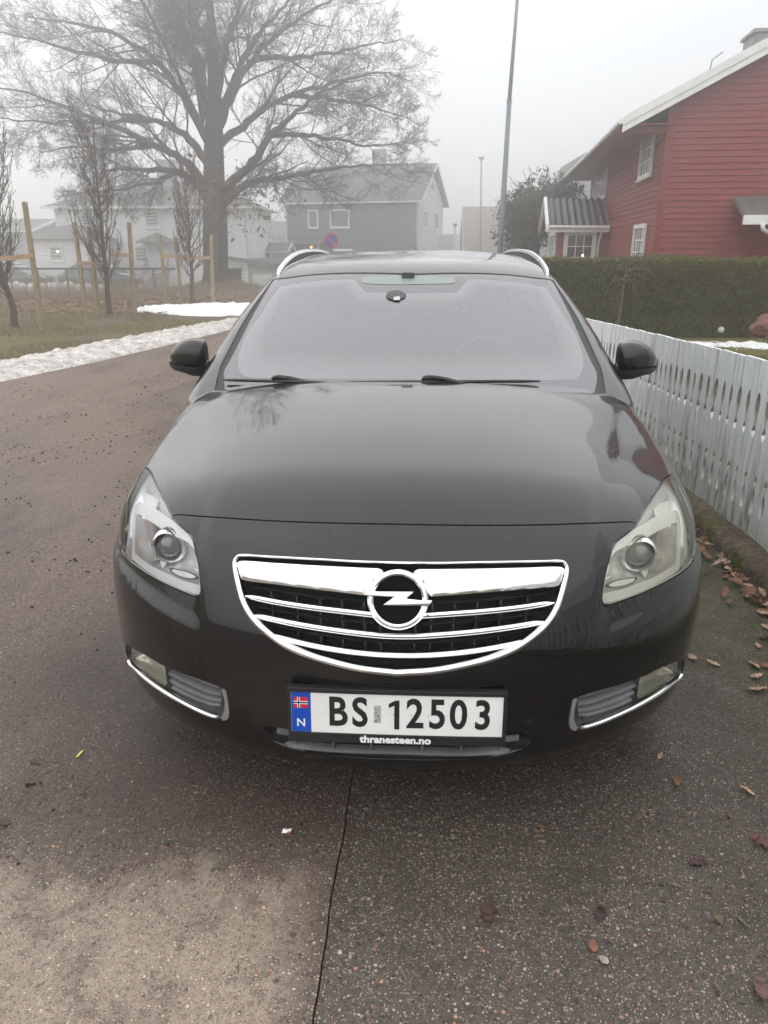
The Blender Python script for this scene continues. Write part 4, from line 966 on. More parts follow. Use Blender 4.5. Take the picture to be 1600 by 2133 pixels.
def snow(name,label,L,Rr,hgt,mat,ns=220,nt=26,rag=.18,seed=0.):
    """ridge of snow between two edge curves (lists of x,y)"""
    L=spline(np.array([(a,b,0) for a,b in L]),.05); Rr=spline(np.array([(a,b,0) for a,b in Rr]),.05)
    s=np.linspace(0,1,ns); Li=np.stack([np.interp(s,np.linspace(0,1,len(L)),L[:,k]) for k in (0,1)],1); Ri=np.stack([np.interp(s,np.linspace(0,1,len(Rr)),Rr[:,k]) for k in (0,1)],1)
    V=[]
    for i in range(ns):
        for j in range(nt):
            t=j/(nt-1); p=Li[i]*(1-t)+Ri[i]*t; e=min(t,1-t)*2; w=np.linalg.norm(Li[i]-Ri[i])
            ee=min(e,1)*min(1,min(s[i],1-s[i])*14)
            nz=MNZ.fractal((p[0]*1.3+seed,p[1]*1.3,seed),1.,2.,5); n2=MNZ.fractal((p[0]*6,p[1]*6,seed),1.,2.,3)
            h=-.16*max(0,MNZ.fractal((p[0]*.55+9,p[1]*.55,seed),1.,2.,3)-.12)+hgt*(ee**.6)*(1+.75*nz)+.055*n2*min(1,ee*4)-.05*(1-min(1,ee*5))-rag*.35*max(0,.35-ee+.35*nz)
            V.append((p[0],p[1],float(G(p[0],p[1]))+h))
    i=np.arange((ns-1)*nt).reshape(-1,nt)[:,:-1].ravel(); o=fmesh(name,V,np.stack([i,i+1,i+nt+1,i+nt],1),mat,None,True)
    return tag(o,label,'snow',kind='stuff')
snow('snow_bank','long ridge of dirty melting snow between lane and verge',[(-7.9,5.2),(-6.7,8.2),(-6.05,9.6),(-5.75,11.8),(-5.45,13.6),(-5.05,15.5),(-4.6,18.2),(-4.1,22)],[(-6.2,3.2),(-5.5,6.0),(-5.12,7.3),(-4.72,9.1),(-4.3,11.7),(-4.02,13.7),(-3.8,16),(-3.6,20)],.045,SNOWD,260,34,.30)
snow('snow_patch','clean white snow patch at the far bend of the verge',[(-8.4,20.2),(-8.2,22.2),(-7.2,23.4),(-5.6,24.6),(-4.4,25)],[(-7.6,19.8),(-6.6,19.0),(-5.4,18.6),(-4.4,18.9),(-3.6,20)],.10,SNOWC,120,30,.1,3.)
snow('lawn_snow','thin flat strip of snow lying on the lawn before the hedge',[(4.6,14.6),(6,14.5),(8,14.2),(11,13.9)],[(4.4,12.9),(6,12.6),(8,12.4),(11,12.2)],.05,SNOWC,120,20,.1,7.)
snow('yard_snow','heap of shovelled snow behind the wire fence',[(-21.5,38),(-18,37.5),(-15.5,37.4)],[(-21.5,35.6),(-18,35.8),(-15.5,36)],.35,SNOWC,80,16,.1,9.)
# hedge of clipped conifer
def _hedge(g,b,o):
    v=g.pos(); n=g.noise(v,2.2,4,.6); rnd=g.noise(v,14,3,.7); Z=g.sep(v)[2]
    c=g.ramp(rnd,[(.25,(.022,.032,.008)),(.5,(.105,.125,.028)),(.72,(.33,.31,.10))]); c=g.mix(g.rf(n,.42,.7,0,.5),c,(.14,.10,.035))
    g.l.new(c,b.inputs['Base Color']); setp(b,rough=.75,spec=.25)
HEDGEM=MN('conifer_sprays',_hedge)
hx0,hx1,hy0,hy1,hz=2.3,16.1,14.9,16.4,1.24
hedge=empty('hedge',(9,15.6,-.3),'long clipped green conifer hedge in front of the red house','hedge')
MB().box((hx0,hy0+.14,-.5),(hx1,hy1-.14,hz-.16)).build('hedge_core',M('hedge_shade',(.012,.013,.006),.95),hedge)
r=np.random.default_rng(5); n1,n2=30000,9000
xx=hx0+(r.random(n1)**1.25)*(16-hx0); zz=-.40+r.random(n1)*(hz+.40); bul=np.array([.17*MNZ.fractal((a*1.1,b*1.4,0),1.,2.,3) for a,b in zip(xx,zz)])
A=np.stack([xx,hy0+.06+bul+r.normal(0,.035,n1),zz],1)
xt=hx0+(r.random(n2)**1.1)*(16-hx0); B=np.stack([xt,hy0+r.random(n2)*1.4,hz-.04+.05*np.sin(xt*2.1)*np.sin(xt*.7+1)+r.normal(0,.04,n2)],1)
P=np.concatenate([A,B]); nr=np.concatenate([np.tile([0,-1.,.25],(n1,1)),np.tile([0,-.15,1.],(n2,1))]); nr=nr+r.normal(0,.38,nr.shape); nr/=np.linalg.norm(nr,axis=1,keepdims=True)
sd_=r.normal(0,1,nr.shape); sd_-=nr*(sd_*nr).sum(1,keepdims=True); sd_/=np.linalg.norm(sd_,axis=1,keepdims=True)
ln=(.07+.06*r.random(len(P)))[:,None]; u=(nr*.75+np.array([0,0,.45])+sd_*.3); u/=np.linalg.norm(u,axis=1,keepdims=True)
V=np.stack([P-sd_*.012,P+sd_*.012,P+u*ln, P+u*ln*.3, P+u*ln*.55+sd_*ln*.55, P+u*ln*.75+sd_*ln*.35, P+u*ln*.3, P+u*ln*.55-sd_*ln*.55, P+u*ln*.75-sd_*ln*.35],1).reshape(-1,3)
o=fmesh('hedge_foliage',V,np.arange(len(V)).reshape(-1,3),HEDGEM,hedge); o['kind']='stuff'
# ------------------------------------------------------------------ buildings
def Lp(o,root): o.parent=root; o.matrix_parent_inverse=Matrix.Identity(4); return o
def root_at(name,label,cat,loc,rotz,group=None):
    e=empty(name,loc,label,cat,group); e.rotation_euler=(0,0,rotz); return e
def _siding(base,pitch,amt=.12):
    def fn(g,b,o):
        v=g.obj(); Z=g.sep(v)[2]; s=g.math('FRACT',g.math('DIVIDE',Z,pitch)); n=g.noise(g.map(v,(1,1,6)),1.5,5,.6)
        lo=tuple(c*(1-amt) for c in base); hi=tuple(c*(1+amt) for c in base)
        c=g.ramp(n,[(.3,lo),(.7,hi)]); g.l.new(c,b.inputs['Base Color']); setp(b,rough=.6,spec=.3)
        g.l.new(g.bump(g.rf(s,0,1,1,0),1.,.04),b.inputs['Normal'])
    return fn
WHITE=varied('white_trim_paint',(.74,.75,.74),.5,4,.08)
PANE=M('window_pane',(.035,.04,.045),.06,spec=.6)
PANEP=M('window_pane_pale',(.16,.165,.17),.1,spec=.6)
def window(root,o,u,w,h,nx=1,ny=1,fr=.09,d=.05,pane=None,sill=True,mun=.025):
    """o = lower-left corner on wall (local), u = unit along wall, outward normal = u x z"""
    o=np.array(o,float); u=np.array(u,float); z=np.array([0,0,1.]); n=np.cross(u,z)
    f=MB(); f.obox(o+n*.001,u*w,z*fr,n*d); f.obox(o+z*(h-fr)+n*.001,u*w,z*fr,n*d); f.obox(o+z*fr+n*.001,u*fr,z*(h-2*fr),n*d); f.obox(o+u*(w-fr)+z*fr+n*.001,u*fr,z*(h-2*fr),n*d)
    win=Lp(f.build('window',WHITE),root)
    Lp(MB().obox(o+u*fr+z*fr+n*.002,u*(w-2*fr),z*(h-2*fr),n*.012).build('pane',pane or PANE),win)
    iw,ih=w-2*fr,h-2*fr
    for i in range(1,nx): Lp(MB().obox(o+u*(fr+iw*i/nx-mun/2)+z*fr+n*.015,u*mun,z*ih,n*.02).build('glazing_bar',WHITE),win)
    for j in range(1,ny): Lp(MB().obox(o+u*fr+z*(fr+ih*j/ny-mun/2)+n*.017,u*iw,z*mun,n*.02).build('glazing_bar',WHITE),win)
    if sill: Lp(MB().obox(o-u*.04-z*.035,u*(w+.08),z*.034,n*(d+.04)).build('sill',WHITE),win)
    return win
def _tiles(base,sx,sy):
    def fn(g,b,o):
        v=g.obj(); X,Y,Z=g.sep(v); wv=g.math('SINE',g.math('MULTIPLY',X,6.283/sx)); st=g.math('FRACT',g.math('DIVIDE',Z,sy)); n=g.noise(v,2,5,.65)
        g.l.new(g.ramp(n,[(.3,tuple(c*.75 for c in base)),(.7,tuple(c*1.25 for c in base))]),b.inputs['Base Color']); setp(b,rough=.85)
        g.l.new(g.bump(g.math('ADD',g.math('MULTIPLY',wv,.35),g.rf(st,0,1,1,0)),1.,.06),b.inputs['Normal'])
    return fn
def slab(P,t,up):
    """quad slab from 4 points, thickened downwards by t"""
    P=[np.array(p,float) for p in P]; Q=[p-np.array([0,0,t]) for p in P]
    return MB().add(P+Q,[(0,1,2,3),(7,6,5,4),(0,4,5,1),(1,5,6,2),(2,6,7,3),(3,7,4,0)])
def gable_house(name,label,loc,rotz,W,L,he,hr,base,wallm,roofm,ov=.45,group=None):
    """ridge along local x (0..W), depth y (0..L), eave he, ridge hr (world z minus loc z)"""
    e=root_at(name,label,'house',loc,rotz,group)
    V=[(0,0,base),(W,0,base),(W,L,base),(0,L,base),(0,0,he),(W,0,he),(W,L,he),(0,L,he),(0,L/2,hr-.12),(W,L/2,hr-.12)]
    Lp(mesh('wall',V,[(0,1,5,4),(2,3,7,6),(1,2,6,9,5),(3,0,4,8,7)],wallm),e)
    k=(hr-he)/(L/2); ze=he-k*ov+.10
    Lp(slab([(-ov,-ov,ze),(W+ov,-ov,ze),(W+ov,L/2,hr+.10),(-ov,L/2,hr+.10)],.12,1).build('roof',roofm),e); Lp(slab([(W+ov,L+ov,ze),(-ov,L+ov,ze),(-ov,L/2+.001,hr+.10),(W+ov,L/2+.001,hr+.10)],.12,1).build('roof',roofm),e)
    for x in (-ov-.03,W+ov):
        for (y0,z0,y1,z1) in ((-ov,ze,L/2,hr+.1),(L+ov,ze,L/2,hr+.1)): Lp(MB().add([(x,y0,z0+.03),(x,y1,z1+.03),(x,y1,z1-.19),(x,y0,z0-.19),(x+.03,y0,z0+.03),(x+.03,y1,z1+.03),(x+.03,y1,z1-.19),(x+.03,y0,z0-.19)],[(0,1,2,3),(7,6,5,4),(0,4,5,1),(3,2,6,7),(0,3,7,4),(1,5,6,2)]).build('bargeboard',WHITE),e)
    Lp(MB().box((-ov,-ov-.09,ze-.14),(W+ov,-ov-.01,ze-.05)).build('gutter',WHITE),e)
    for x in (0,W-.1): Lp(MB().box((x-.012,-.022,base),(x+.11,-.001,he-.02)).build('corner_board',WHITE),e)
    return e
def clad(root,o,u,L,z0,z1,pitch,mat,proud=.04,ends=None):
    """lapped boarding too far off to pick apart: saw-tooth relief in one mesh"""
    o=np.array(o,float); u=np.array(u,float); n=np.cross(u,[0,0,1.]); V=[];F=[]; z=z0
    while z<z1-.02:
        h=min(pitch,z1-z); a,b=(0,L) if ends is None else ends(z+h)
        if b-a>.1:
            k=len(V); Z=np.array([0,0,1.]); V+=[o+u*a+Z*z+n*proud,o+u*b+Z*z+n*proud,o+u*b+Z*(z+h)+n*.006,o+u*a+Z*(z+h)+n*.006,o+u*a+Z*z+n*.004,o+u*b+Z*z+n*.004]; F+=[(k,k+1,k+2,k+3),(k+4,k+5,k+1,k)]
        z+=h
    c=mesh('cladding',V,F,mat); c['kind']='stuff'; return Lp(c,root)
# --- grey house in the middle distance
a=R(15); gx=at(870,500,58.)[0]; W=10.7
GW=MN('grey_siding',_siding((.145,.155,.175),.16)); GWL=MN('pale_siding',_siding((.55,.57,.58),.16)); TG=MN('grey_tiles',_tiles((.10,.095,.09),.3,.19))
gh_=gable_house('grey_house','grey two storey house with tiled gable roof behind the no-parking sign',(gx-W*math.cos(a),58+W*math.sin(a),0),-a,W,7.8,5.15,7.72,-1.2,GW,TG)
Lp(MB().box((W+.003,.0,-1.2),(W+.02,7.8,5.1)).build('side_cladding',GWL),gh_); Lp(MB().add([(W+.003,0,5.1),(W+.003,7.8,5.1),(W+.003,3.9,7.5),(W+.02,0,5.1),(W+.02,7.8,5.1),(W+.02,3.9,7.5)],[(3,4,5)]).build('gable_cladding',GWL),gh_)
clad(gh_,(0,0,0),(1,0,0),W,-1.2,5.05,.17,varied('grey_boards',(.145,.155,.175),.6,1,.1)); clad(gh_,(W+.02,0,0),(0,1,0),7.8,-1.2,7.6,.17,varied('pale_boards',(.55,.57,.58),.6,1,.1),ends=lambda z:(0,7.8) if z<5.1 else ((z-5.1)/.66+.05,7.8-(z-5.1)/.66-.05))
for x0,x1 in ((1.84,2.72),(3.68,5.3)): window(gh_,(x0,-.03,3.08),(1,0,0),x1-x0,1.34,pane=PANEP,fr=.12)
for y0 in (1.3,4.75): window(gh_,(W+.05,y0,3.05),(0,1,0),1.35,1.35,pane=PANEP,fr=.12)
window(gh_,(W+.05,3.5,5.7),(0,1,0),.7,.8,pane=PANEP,fr=.1)
Lp(slab([(.5,-1.5,1.95),(3.4,-1.5,1.95),(3.4,0,2.45),(.5,0,2.45)],.12,1).build('porch_roof',TG),gh_)
for x in (.7,3.2): Lp(MB().box((x-.05,-1.4,-1.2),(x+.05,-1.3,1.85)).build('porch_post',WHITE),gh_)
b_=MB().tube([(2.2,-.35,1.62),(2.2,-.35,1.76)],.05,10); Lp(b_.build('porch_lamp',M('lamp_glow',(1,.6,.3),.5,em=(1,.45,.15),ems=6)),gh_)
Lp(MB().box((7.0-1.0,3.4,7.2),(7.9-1.0,4.3,8.9)).build('chimney',varied('chimney_render',(.25,.24,.23),.9)),gh_)
Lp(MB().box((W+.02,6.4,1.2),(W+1.4,8.6,1.35)).build('balcony_floor',GWL),gh_); Lp(MB().box((W+1.34,6.4,1.35),(W+1.4,8.6,2.7)).build('balcony_rail',GWL),gh_); Lp(MB().box((W+.021,6.4,1.35),(W+1.34,6.45,2.7)).build('balcony_rail',GWL),gh_)
# --- pale house on the left (hipped roof)
PW=MN('pale_grey_siding',_siding((.50,.51,.52),.19)); TGD=MN('dark_tiles',_tiles((.13,.125,.12),.3,.19))
lx=-24.05; lh=root_at('pale_house','pale clapboard house with hipped roof and chimney behind the wire fence','house',(lx,50,0),0)
W=12.6;Lh=9;he=4.15
Lp(MB().box((0,0,-1.2),(W,Lh,he)).build('wall',PW),lh)
clad(lh,(0,0,0),(1,0,0),W,-1.2,he,.20,varied('pale_grey_boards',(.74,.75,.755),.6,1,.08),.065); clad(lh,(W,0,0),(0,1,0),Lh,-1.2,he,.20,MATS['pale_grey_boards'],.065)
ov=.55; q=[(-ov,-ov,he),(W+ov,-ov,he),(W+ov,Lh+ov,he),(-ov,Lh+ov,he),(3.6,Lh/2,6.0),(W-3.6,Lh/2,6.0)]
Lp(mesh('roof',q,[(0,1,5,4),(1,2,5),(2,3,4,5),(3,0,4),(3,2,1,0)],TGD),lh)
Lp(MB().box((-ov-.06,-ov-.06,he-.14),(W+ov+.06,-ov-.001,he+.02)).build('eave_board',WHITE),lh)
Lp(MB().box((5.9,3.4,5.3),(7.1,4.3,7.3)).build('chimney',varied('chimney_grey',(.30,.29,.28),.9)),lh)
def pxw(root,o,p0,p1,Y,nx=1,ny=1,pane=None,fr=.13):
    A=at(*p0,Y); B=at(*p1,Y); return window(root,(A[0]-o[0],Y-o[1]-.035,B[2]-o[2]),(1,0,0),B[0]-A[0],A[2]-B[2],nx,ny,fr,pane=pane or PANEP)
O=(lx,50,0)
for p0,p1 in (((166,440),(203,476)),((299,437),(335,476)),((278,511),(312,549)),((214,512),(240,548)),((266,444),(284,463))): pxw(lh,O,p0,p1,50.)
dA=at(327,513,50); dB=at(356,578,50); Lp(MB().box((dA[0]-lx,-.06,dB[2]),(dB[0]-lx,-.002,dA[2])).build('door',WHITE),lh)
cA=at(297,504,50)[0]-lx; cB=at(366,504,50)[0]-lx; z=at(330,503,49)[2]; 
Lp(mesh('porch_roof',[(cA,-1.3,z),(cB,-1.3,z),(cB,0,z),(cA,0,z),((cA+cB)/2,-.4,z+.55),((cA+cB)/2,0,z+.55),(cA,-1.3,z-.1),(cB,-1.3,z-.1),(cB,0,z-.1),(cA,0,z-.1)],[(0,1,4),(1,2,5,4),(3,0,4,5),(0,6,7,1),(1,7,8,2),(3,9,6,0),(9,8,7,6)],TGD),lh)
for k in range(4): Lp(MB().box((cA+.7-.25*k*.4,-.9-.3*k,-1.0),(cB-.5+.1*k,-.6-.3*k,.05-.24*k)).build('step',varied('step_concrete',(.28,.25,.23),.9)),lh)
RAILM=M('railing_steel',(.05,.05,.055),.5)
for xx in (cA+.45,cB-.35):
    for k in range(5): Lp(MB().tube([(xx,-.7-.28*k,.1-.2*k),(xx,-.7-.28*k,1.0-.2*k)],.018,6).build('baluster',RAILM),lh)
    Lp(MB().tube([(xx,-.62,1.02),(xx,-1.95,.12)],.025,6).build('handrail',RAILM),lh)
# annexe of the pale house
an=root_at('house_annexe','low pale annexe with lamp-lit window joined to the clapboard house','outbuilding',(at(78,590,46)[0],46,0),0)
aw=at(190,590,46)[0]-at(78,590,46)[0]; ae=at(100,498,46)[2]
Lp(MB().box((0,0,-1.2),(aw,3.9,ae)).build('wall',PW),an)
clad(an,(0,0,0),(1,0,0),aw,-1.2,ae,.20,MATS['pale_grey_boards'],.065)
Lp(mesh('roof',[(-.4,-.4,ae),(aw+.4,-.4,ae),(aw+.4,4,ae),(-.4,4,ae),(1.2,2,ae+.85),(aw-.4,2,ae+.85)],[(0,1,5,4),(1,2,5),(2,3,4,5),(3,0,4),(3,2,1,0)],TGD),an)
O2=(an.location[0],46,0); wn=pxw(an,O2,(99,509),(135,545),46.)
lm=at(120,524,45.9); Lp(MB().tube([(lm[0]-O2[0],-.06,lm[2]-.05),(lm[0]-O2[0],-.06,lm[2]+.05)],.07,10).build('window_lamp',M('warm_lamp',(1,.8,.4),.5,em=(1,.72,.3),ems=4)),an)
Lp(MB().box((-.012,-.03,-1.2),(.12,-.001,ae)).build('corner_board',WHITE),an)
# dark roofed neighbour at the far left
nb=gable_house('neighbour_house','dark roofed house at the far left edge behind the annexe',(at(-150,600,62)[0],62,0),0,at(75,600,62)[0]-at(-150,600,62)[0],9,3.0,at(30,458,66)[2],-1.5,MN('dim_siding',_siding((.3,.3,.31),.2)),TGD)
# carport / garage group right of the oak
gb_=gable_house('gabled_house','grey gabled house with small window right of the big tree',(at(440,600,62)[0],62,0),R(0),at(537,520,62)[0]-at(440,600,62)[0]-.6,8,2.6,4.6,-1.5,MN('mid_siding',_siding((.36,.36,.37),.2)),TGD,.4)
A=at(490,486,62); B=at(511,512,62); window(gb_,(A[0]-gb_.location[0],-.002,B[2]),(1,0,0),B[0]-A[0],A[2]-B[2],2,1,.1,pane=PANEP)
ga=root_at('flat_garage','low beige garage with sloping roof beside the big tree','garage',(at(474,598,50)[0],50,0),0); gw=at(563,600,50)[0]-at(474,600,50)[0]; gz0=at(500,535,50)[2]; gz1=at(560,551,50)[2]
Lp(mesh('wall',[(0,0,-1.2),(gw,0,-1.2),(gw,6,-1.2),(0,6,-1.2),(0,0,gz0),(gw,0,gz1),(gw,6,gz1),(0,6,gz0)],[(0,1,5,4),(1,2,6,5),(2,3,7,6),(3,0,4,7)],varied('beige_render',(.36,.35,.31),.85,2,.12)),ga)
Lp(slab([(-.3,-.35,gz0+.12),(gw+.35,-.35,gz1+.1),(gw+.35,6.3,gz1+.1),(-.3,6.3,gz0+.12)],.2,1).build('roof',TGD),ga)
Lp(MB().box((.25,-.03,-1.0),(1.2,-.002,gz0-.5)).build('door',varied('garage_door',(.20,.20,.21),.7)),ga)
fh_=gable_house('far_house','faint far house with chimney fading into the fog',(at(515,520,85)[0],85,0),0,at(598,520,85)[0]-at(515,520,85)[0],8,at(560,487,85)[2],at(560,462,88)[2],-2,MN('far_siding',_siding((.42,.42,.42),.2)),TG); c0=at(540,450,89)
Lp(MB().box((c0[0]-fh_.location[0]-.4,3.4,3),(c0[0]-fh_.location[0]+.5,4.3,c0[2])).build('chimney',MATS['chimney_grey']),fh_)
sh=gable_house('white_shed','small white shed with a lit lamp left of the grey house',(at(565,600,56)[0],56,0),0,at(597,600,56)[0]-at(565,600,56)[0],3,at(580,522,56)[2],at(580,508,57)[2],-1.3,MN('white_boards',_siding((.62,.62,.61),.2)),TGD,.3)
p=at(571,548,55.9); Lp(MB().tube([(p[0]-sh.location[0],-.1,p[2]-.06),(p[0]-sh.location[0],-.1,p[2]+.06)],.05,8).build('shed_lamp',MATS['warm_lamp']),sh)
# far roof and houses behind the pole
fr_=gable_house('brown_roofed_house','hazy house with large steep brown roof behind the flagpole',(at(972,515,75)[0],75,0),0,at(1075,515,75)[0]-at(972,515,75)[0],9,1.2,at(1000,432,79)[2],-2,MN('far_siding2',_siding((.4,.38,.36),.2)),MN('brown_tiles',_tiles((.17,.14,.12),.3,.2)),.3)
wh=gable_house('white_gable_house','white clapboard house with steep gable behind the red house',(at(1213,520,46)[0]+2.7,46.,0),R(90),9,5.4,1.9,at(1213,316,46)[2],-1.5,MN('white_clapboard',_siding((.46,.47,.47),.17)),TG,.35)
# ------------------------------------------------------------------ the red house
REDW=varied('red_house_paint',(.215,.030,.028),.55,2.5,.28,.25,90,.002,stretch=(1,1,6)); REDD=M('red_trim',(.20,.022,.022),.55)
a=R(5); rh_=root_at('red_house','large red weatherboard house with white bargeboards on the right','house',(5.42,17.0,0),-a)
# local x runs along the gable (to the right), local y back along the side wall
GL,SL_,EH=9.0,13.4,4.55; base=-.6; sl=.51; ridge=EH+sl*GL/2
Lp(mesh('wall',[(.03,.03,base),(GL-.03,.03,base),(GL-.03,SL_,base),(.03,SL_,base),(.03,.03,EH),(GL-.03,.03,EH),(GL-.03,SL_,EH),(.03,SL_,EH),(GL/2,.03,ridge-.02),(GL/2,SL_,ridge-.02)],[(0,1,5,8,4),(1,2,6,5),(2,3,7,9,6),(3,0,4,7)],MATS['red_house_paint']),rh_)
pit=.128; wins_side=[(1.05,2.55,1.05,2.10),(1.15,2.75,3.16,4.24),(8.75,12.3,3.14,4.30)]
def lap(root,o,u,n,L,z,mat,x0=0.,x1=None):
    """one lapped board: lower edge stands proud"""
    x1=L if x1 is None else x1; o=np.array(o,float); u=np.array(u,float); n=np.array(n,float); Zv=np.array([0,0,1.])
    p=[o+u*x0+Zv*z,o+u*x1+Zv*z]; t0,t1=.032,.008; hh=pit+.012
    V=[p[0]+n*t0,p[1]+n*t0,p[1]+n*t1+Zv*hh,p[0]+n*t1+Zv*hh,p[0],p[1],p[1]+Zv*hh,p[0]+Zv*hh]
    F=[(0,1,2,3),(4,5,1,0),(0,3,7,4),(1,5,6,2)]
    if np.dot(np.cross(u,Zv),n)<0: F=[f[::-1] for f in F]
    return Lp(mesh('board',V,F,mat),root)
z=.75
while z<ridge-.2:
    # gable boards end on the roof slope
    x1=GL
    if z+pit>EH: x0=(z+pit-EH)/sl; x1=GL-x0
    else: x0=.12
    if x1-x0>.3: lap(rh_,(0,.03,0),(1,0,0),(0,-1,0),GL,z,REDW,x0,min(x1,GL-.02))
    if z<EH-.05: lap(rh_,(.03,0,0),(0,-1,0),(-1,0,0),1,z,REDW,-SL_,-.12)
    z+=pit
Lp(MB().box((-.012,-.018,base),(.125,.10,EH-.02)).build('corner_board',REDD),rh_)
for y0,y1,z0,z1 in wins_side:
    nx=4 if y1-y0<2 else 5; w_=window(rh_,(-.006,y1,z0),(0,-1,0),y1-y0,z1-z0,nx,3,.10,.06,PANEP,mun=.03)
# roof: front overhang, eave overhang on the near side
ovg,ove=.40,1.0; zt=lambda x: EH+.14+sl*x
for (xa,xb) in ((-ove,GL/2),(GL+ove,GL/2+.001)):
    f=lambda x: EH+.14+sl*(x if x<=GL/2 else GL-x)
    P=[(xa,-ovg,f(xa)),(xb,-ovg,f(xb)),(xb,SL_+.4,f(xb)),(xa,SL_+.4,f(xa))]
    if xa>xb: P=P[::-1]
    Lp(slab(P,.10,1).build('roof',TGD),rh_)
f=lambda x: EH+.14+sl*(x if x<=GL/2 else GL-x)
for (xa,xb) in ((-ove-.02,GL/2),(GL+ove,GL/2)):
    for k,(d0,d1,yy) in enumerate(((.045,-.13,-ovg-.03),(-.10,-.27,-ovg-.005))):
        P=[(xa,yy,f(xa)+d0),(xb,yy,f(xb)+d0),(xb,yy,f(xb)+d1),(xa,yy,f(xa)+d1)]; Q=[(p[0],p[1]+.025,p[2]) for p in P]
        Lp(MB().add(P+Q,[(3,2,1,0),(4,5,6,7),(0,1,5,4),(3,7,6,2),(0,4,7,3),(1,2,6,5)]).build('bargeboard',WHITE),rh_)
Lp(MB().box((-ove,-ovg+.04,f(-ove)-.13),(.0,SL_+.38,f(-ove)-.105)).build('soffit',REDD),rh_)
Lp(MB().box((-ove-.02,-.1,f(-ove)-.26),(-.001,.0,f(-ove)-.13)).build('eave_end',REDD),rh_)
Lp(MB().tube([(-ove-.06,-ovg,f(-ove)-.06),(-ove-.06,SL_+.4,f(-ove)-.08)],.055,8).build('gutter',WHITE),rh_)
DP=M('downpipe_grey',(.42,.43,.44),.5)
Lp(MB().tube([(-ove-.05,SL_+.2,f(-ove)-.12),(-ove-.03,SL_+.2,f(-ove)-.30),(-.3,SL_+.18,f(-ove)-.55),(-.09,SL_+.1,f(-ove)-.75),(-.09,SL_+.1,1.0)],.05,8).build('downpipe',DP,None,True),rh_)
Lp(MB().box((GL/2-1.75,4.2,5.2),(GL/2-.85,5.2,6.75)).build('chimney',MATS['chimney_grey']),rh_); Lp(MB().box((GL/2-1.82,4.13,6.75),(GL/2-.78,5.27,6.83)).build('chimney_cap',MATS['chimney_grey']),rh_)
Lp(MB().tube([(1.0,1.2,f(1.0)),(1.05,1.2,f(1.0)+.35),(1.25,1.15,f(1.0)+.5)],.012,6).build('aerial',RAILM),rh_)
# side porch with tiled gable roof
y0,y1,px=7.3,10.7,-1.62; pe=2.20; pr_=2.98; ym=(y0+y1)/2
Lp(mesh('porch_wall',[(0,y0,base),(px,y0,base),(px,y1,base),(0,y1,base),(0,y0,pe),(px,y0,pe),(px,y1,pe),(0,y1,pe),(px,ym,pr_-.1)],[(1,0,4,5),(2,1,5,8,6),(3,2,6,7)],REDW),rh_)
window(rh_,(px+.22,y0-.002,.80),(1,0,0),1.02,1.26,3,3,.13,.06,PANE,mun=.03)
window(rh_,(px-.002,y1-.25,.80),(0,-1,0),y1-y0-.5,1.26,4,3,.12,.06,PANEP,mun=.03)
lampb=MB().tube([(px+.85,y0-.02,1.30),(px+.85,y0-.02,1.34)],.03,8); Lp(lampb.build('window_candle',MATS['lamp_glow']),rh_)
TM=varied('dark_glazed_tiles',(.045,.046,.05),.45,6,.35)
k=(pr_-pe)/(ym-y0); ovp=.32
def tiled(sgn):
    V=[];nu,nv=132,40; us=np.linspace(px-.35,-.02,nu); vs=np.linspace(0,1,nv); Ls=math.hypot(ym-y0+ovp,k*(ym-y0+ovp)); row=.27
    for v in vs:
        d=v*Ls; fr=(d/row)%1.; yy=(y0-ovp)+(ym-y0+ovp)*v if sgn>0 else (y1+ovp)-(y1-ym+ovp)*v
        for u_ in us: V.append((u_,yy,pe+.12+k*((ym-y0+ovp)*v-ovp)+.035*math.cos(u_*2*math.pi/.22)+.045*(1-fr)))
    i=np.arange((nv-1)*nu).reshape(-1,nu)[:,:-1].ravel(); F=np.stack([i,i+1,i+nu+1,i+nu],1); F=F if sgn>0 else F[:,::-1]
    o=fmesh('roof_tiles',V,F,TM,None,False); o['kind']='stuff'; return Lp(o,rh_)
tiled(1); tiled(-1)
for (ya,yb) in ((y0-ovp-.04,ym),(y1+ovp+.04,ym)):
    g2=lambda yy: pe+.16+k*((yy-y0) if yy<=ym else (y1-yy))
    P=[(px-.40,ya,g2(ya)+.06),(px-.40,yb,g2(yb)+.06),(px-.40,yb,g2(yb)-.16),(px-.40,ya,g2(ya)-.16)]; Q=[(p[0]+.09,p[1],p[2]) for p in P]
    bb=Lp(MB().add(P+Q,[(0,1,2,3),(7,6,5,4),(0,4,5,1),(3,2,6,7),(0,3,7,4),(1,5,6,2)]).build('porch_bargeboard',WHITE),rh_)
Lp(MB().box((px-.30,y0-ovp-.07,pe-.18),(-.05,y0-ovp-.01,pe+.02)).build('porch_fascia',WHITE),rh_)
Lp(MB().tube([(px-.3,y0-ovp-.12,pe-.02),(-.05,y0-ovp-.12,pe-.04)],.05,8).build('porch_gutter',WHITE),rh_)
Lp(MB().tube([(-.28,y0-ovp-.10,pe-.06),(-.28,y0-.16,pe-.35),(-.30,y0-.06,pe-.5),(-.32,y0-.05,.4)],.04,8).build('porch_downpipe',WHITE,None,True),rh_)
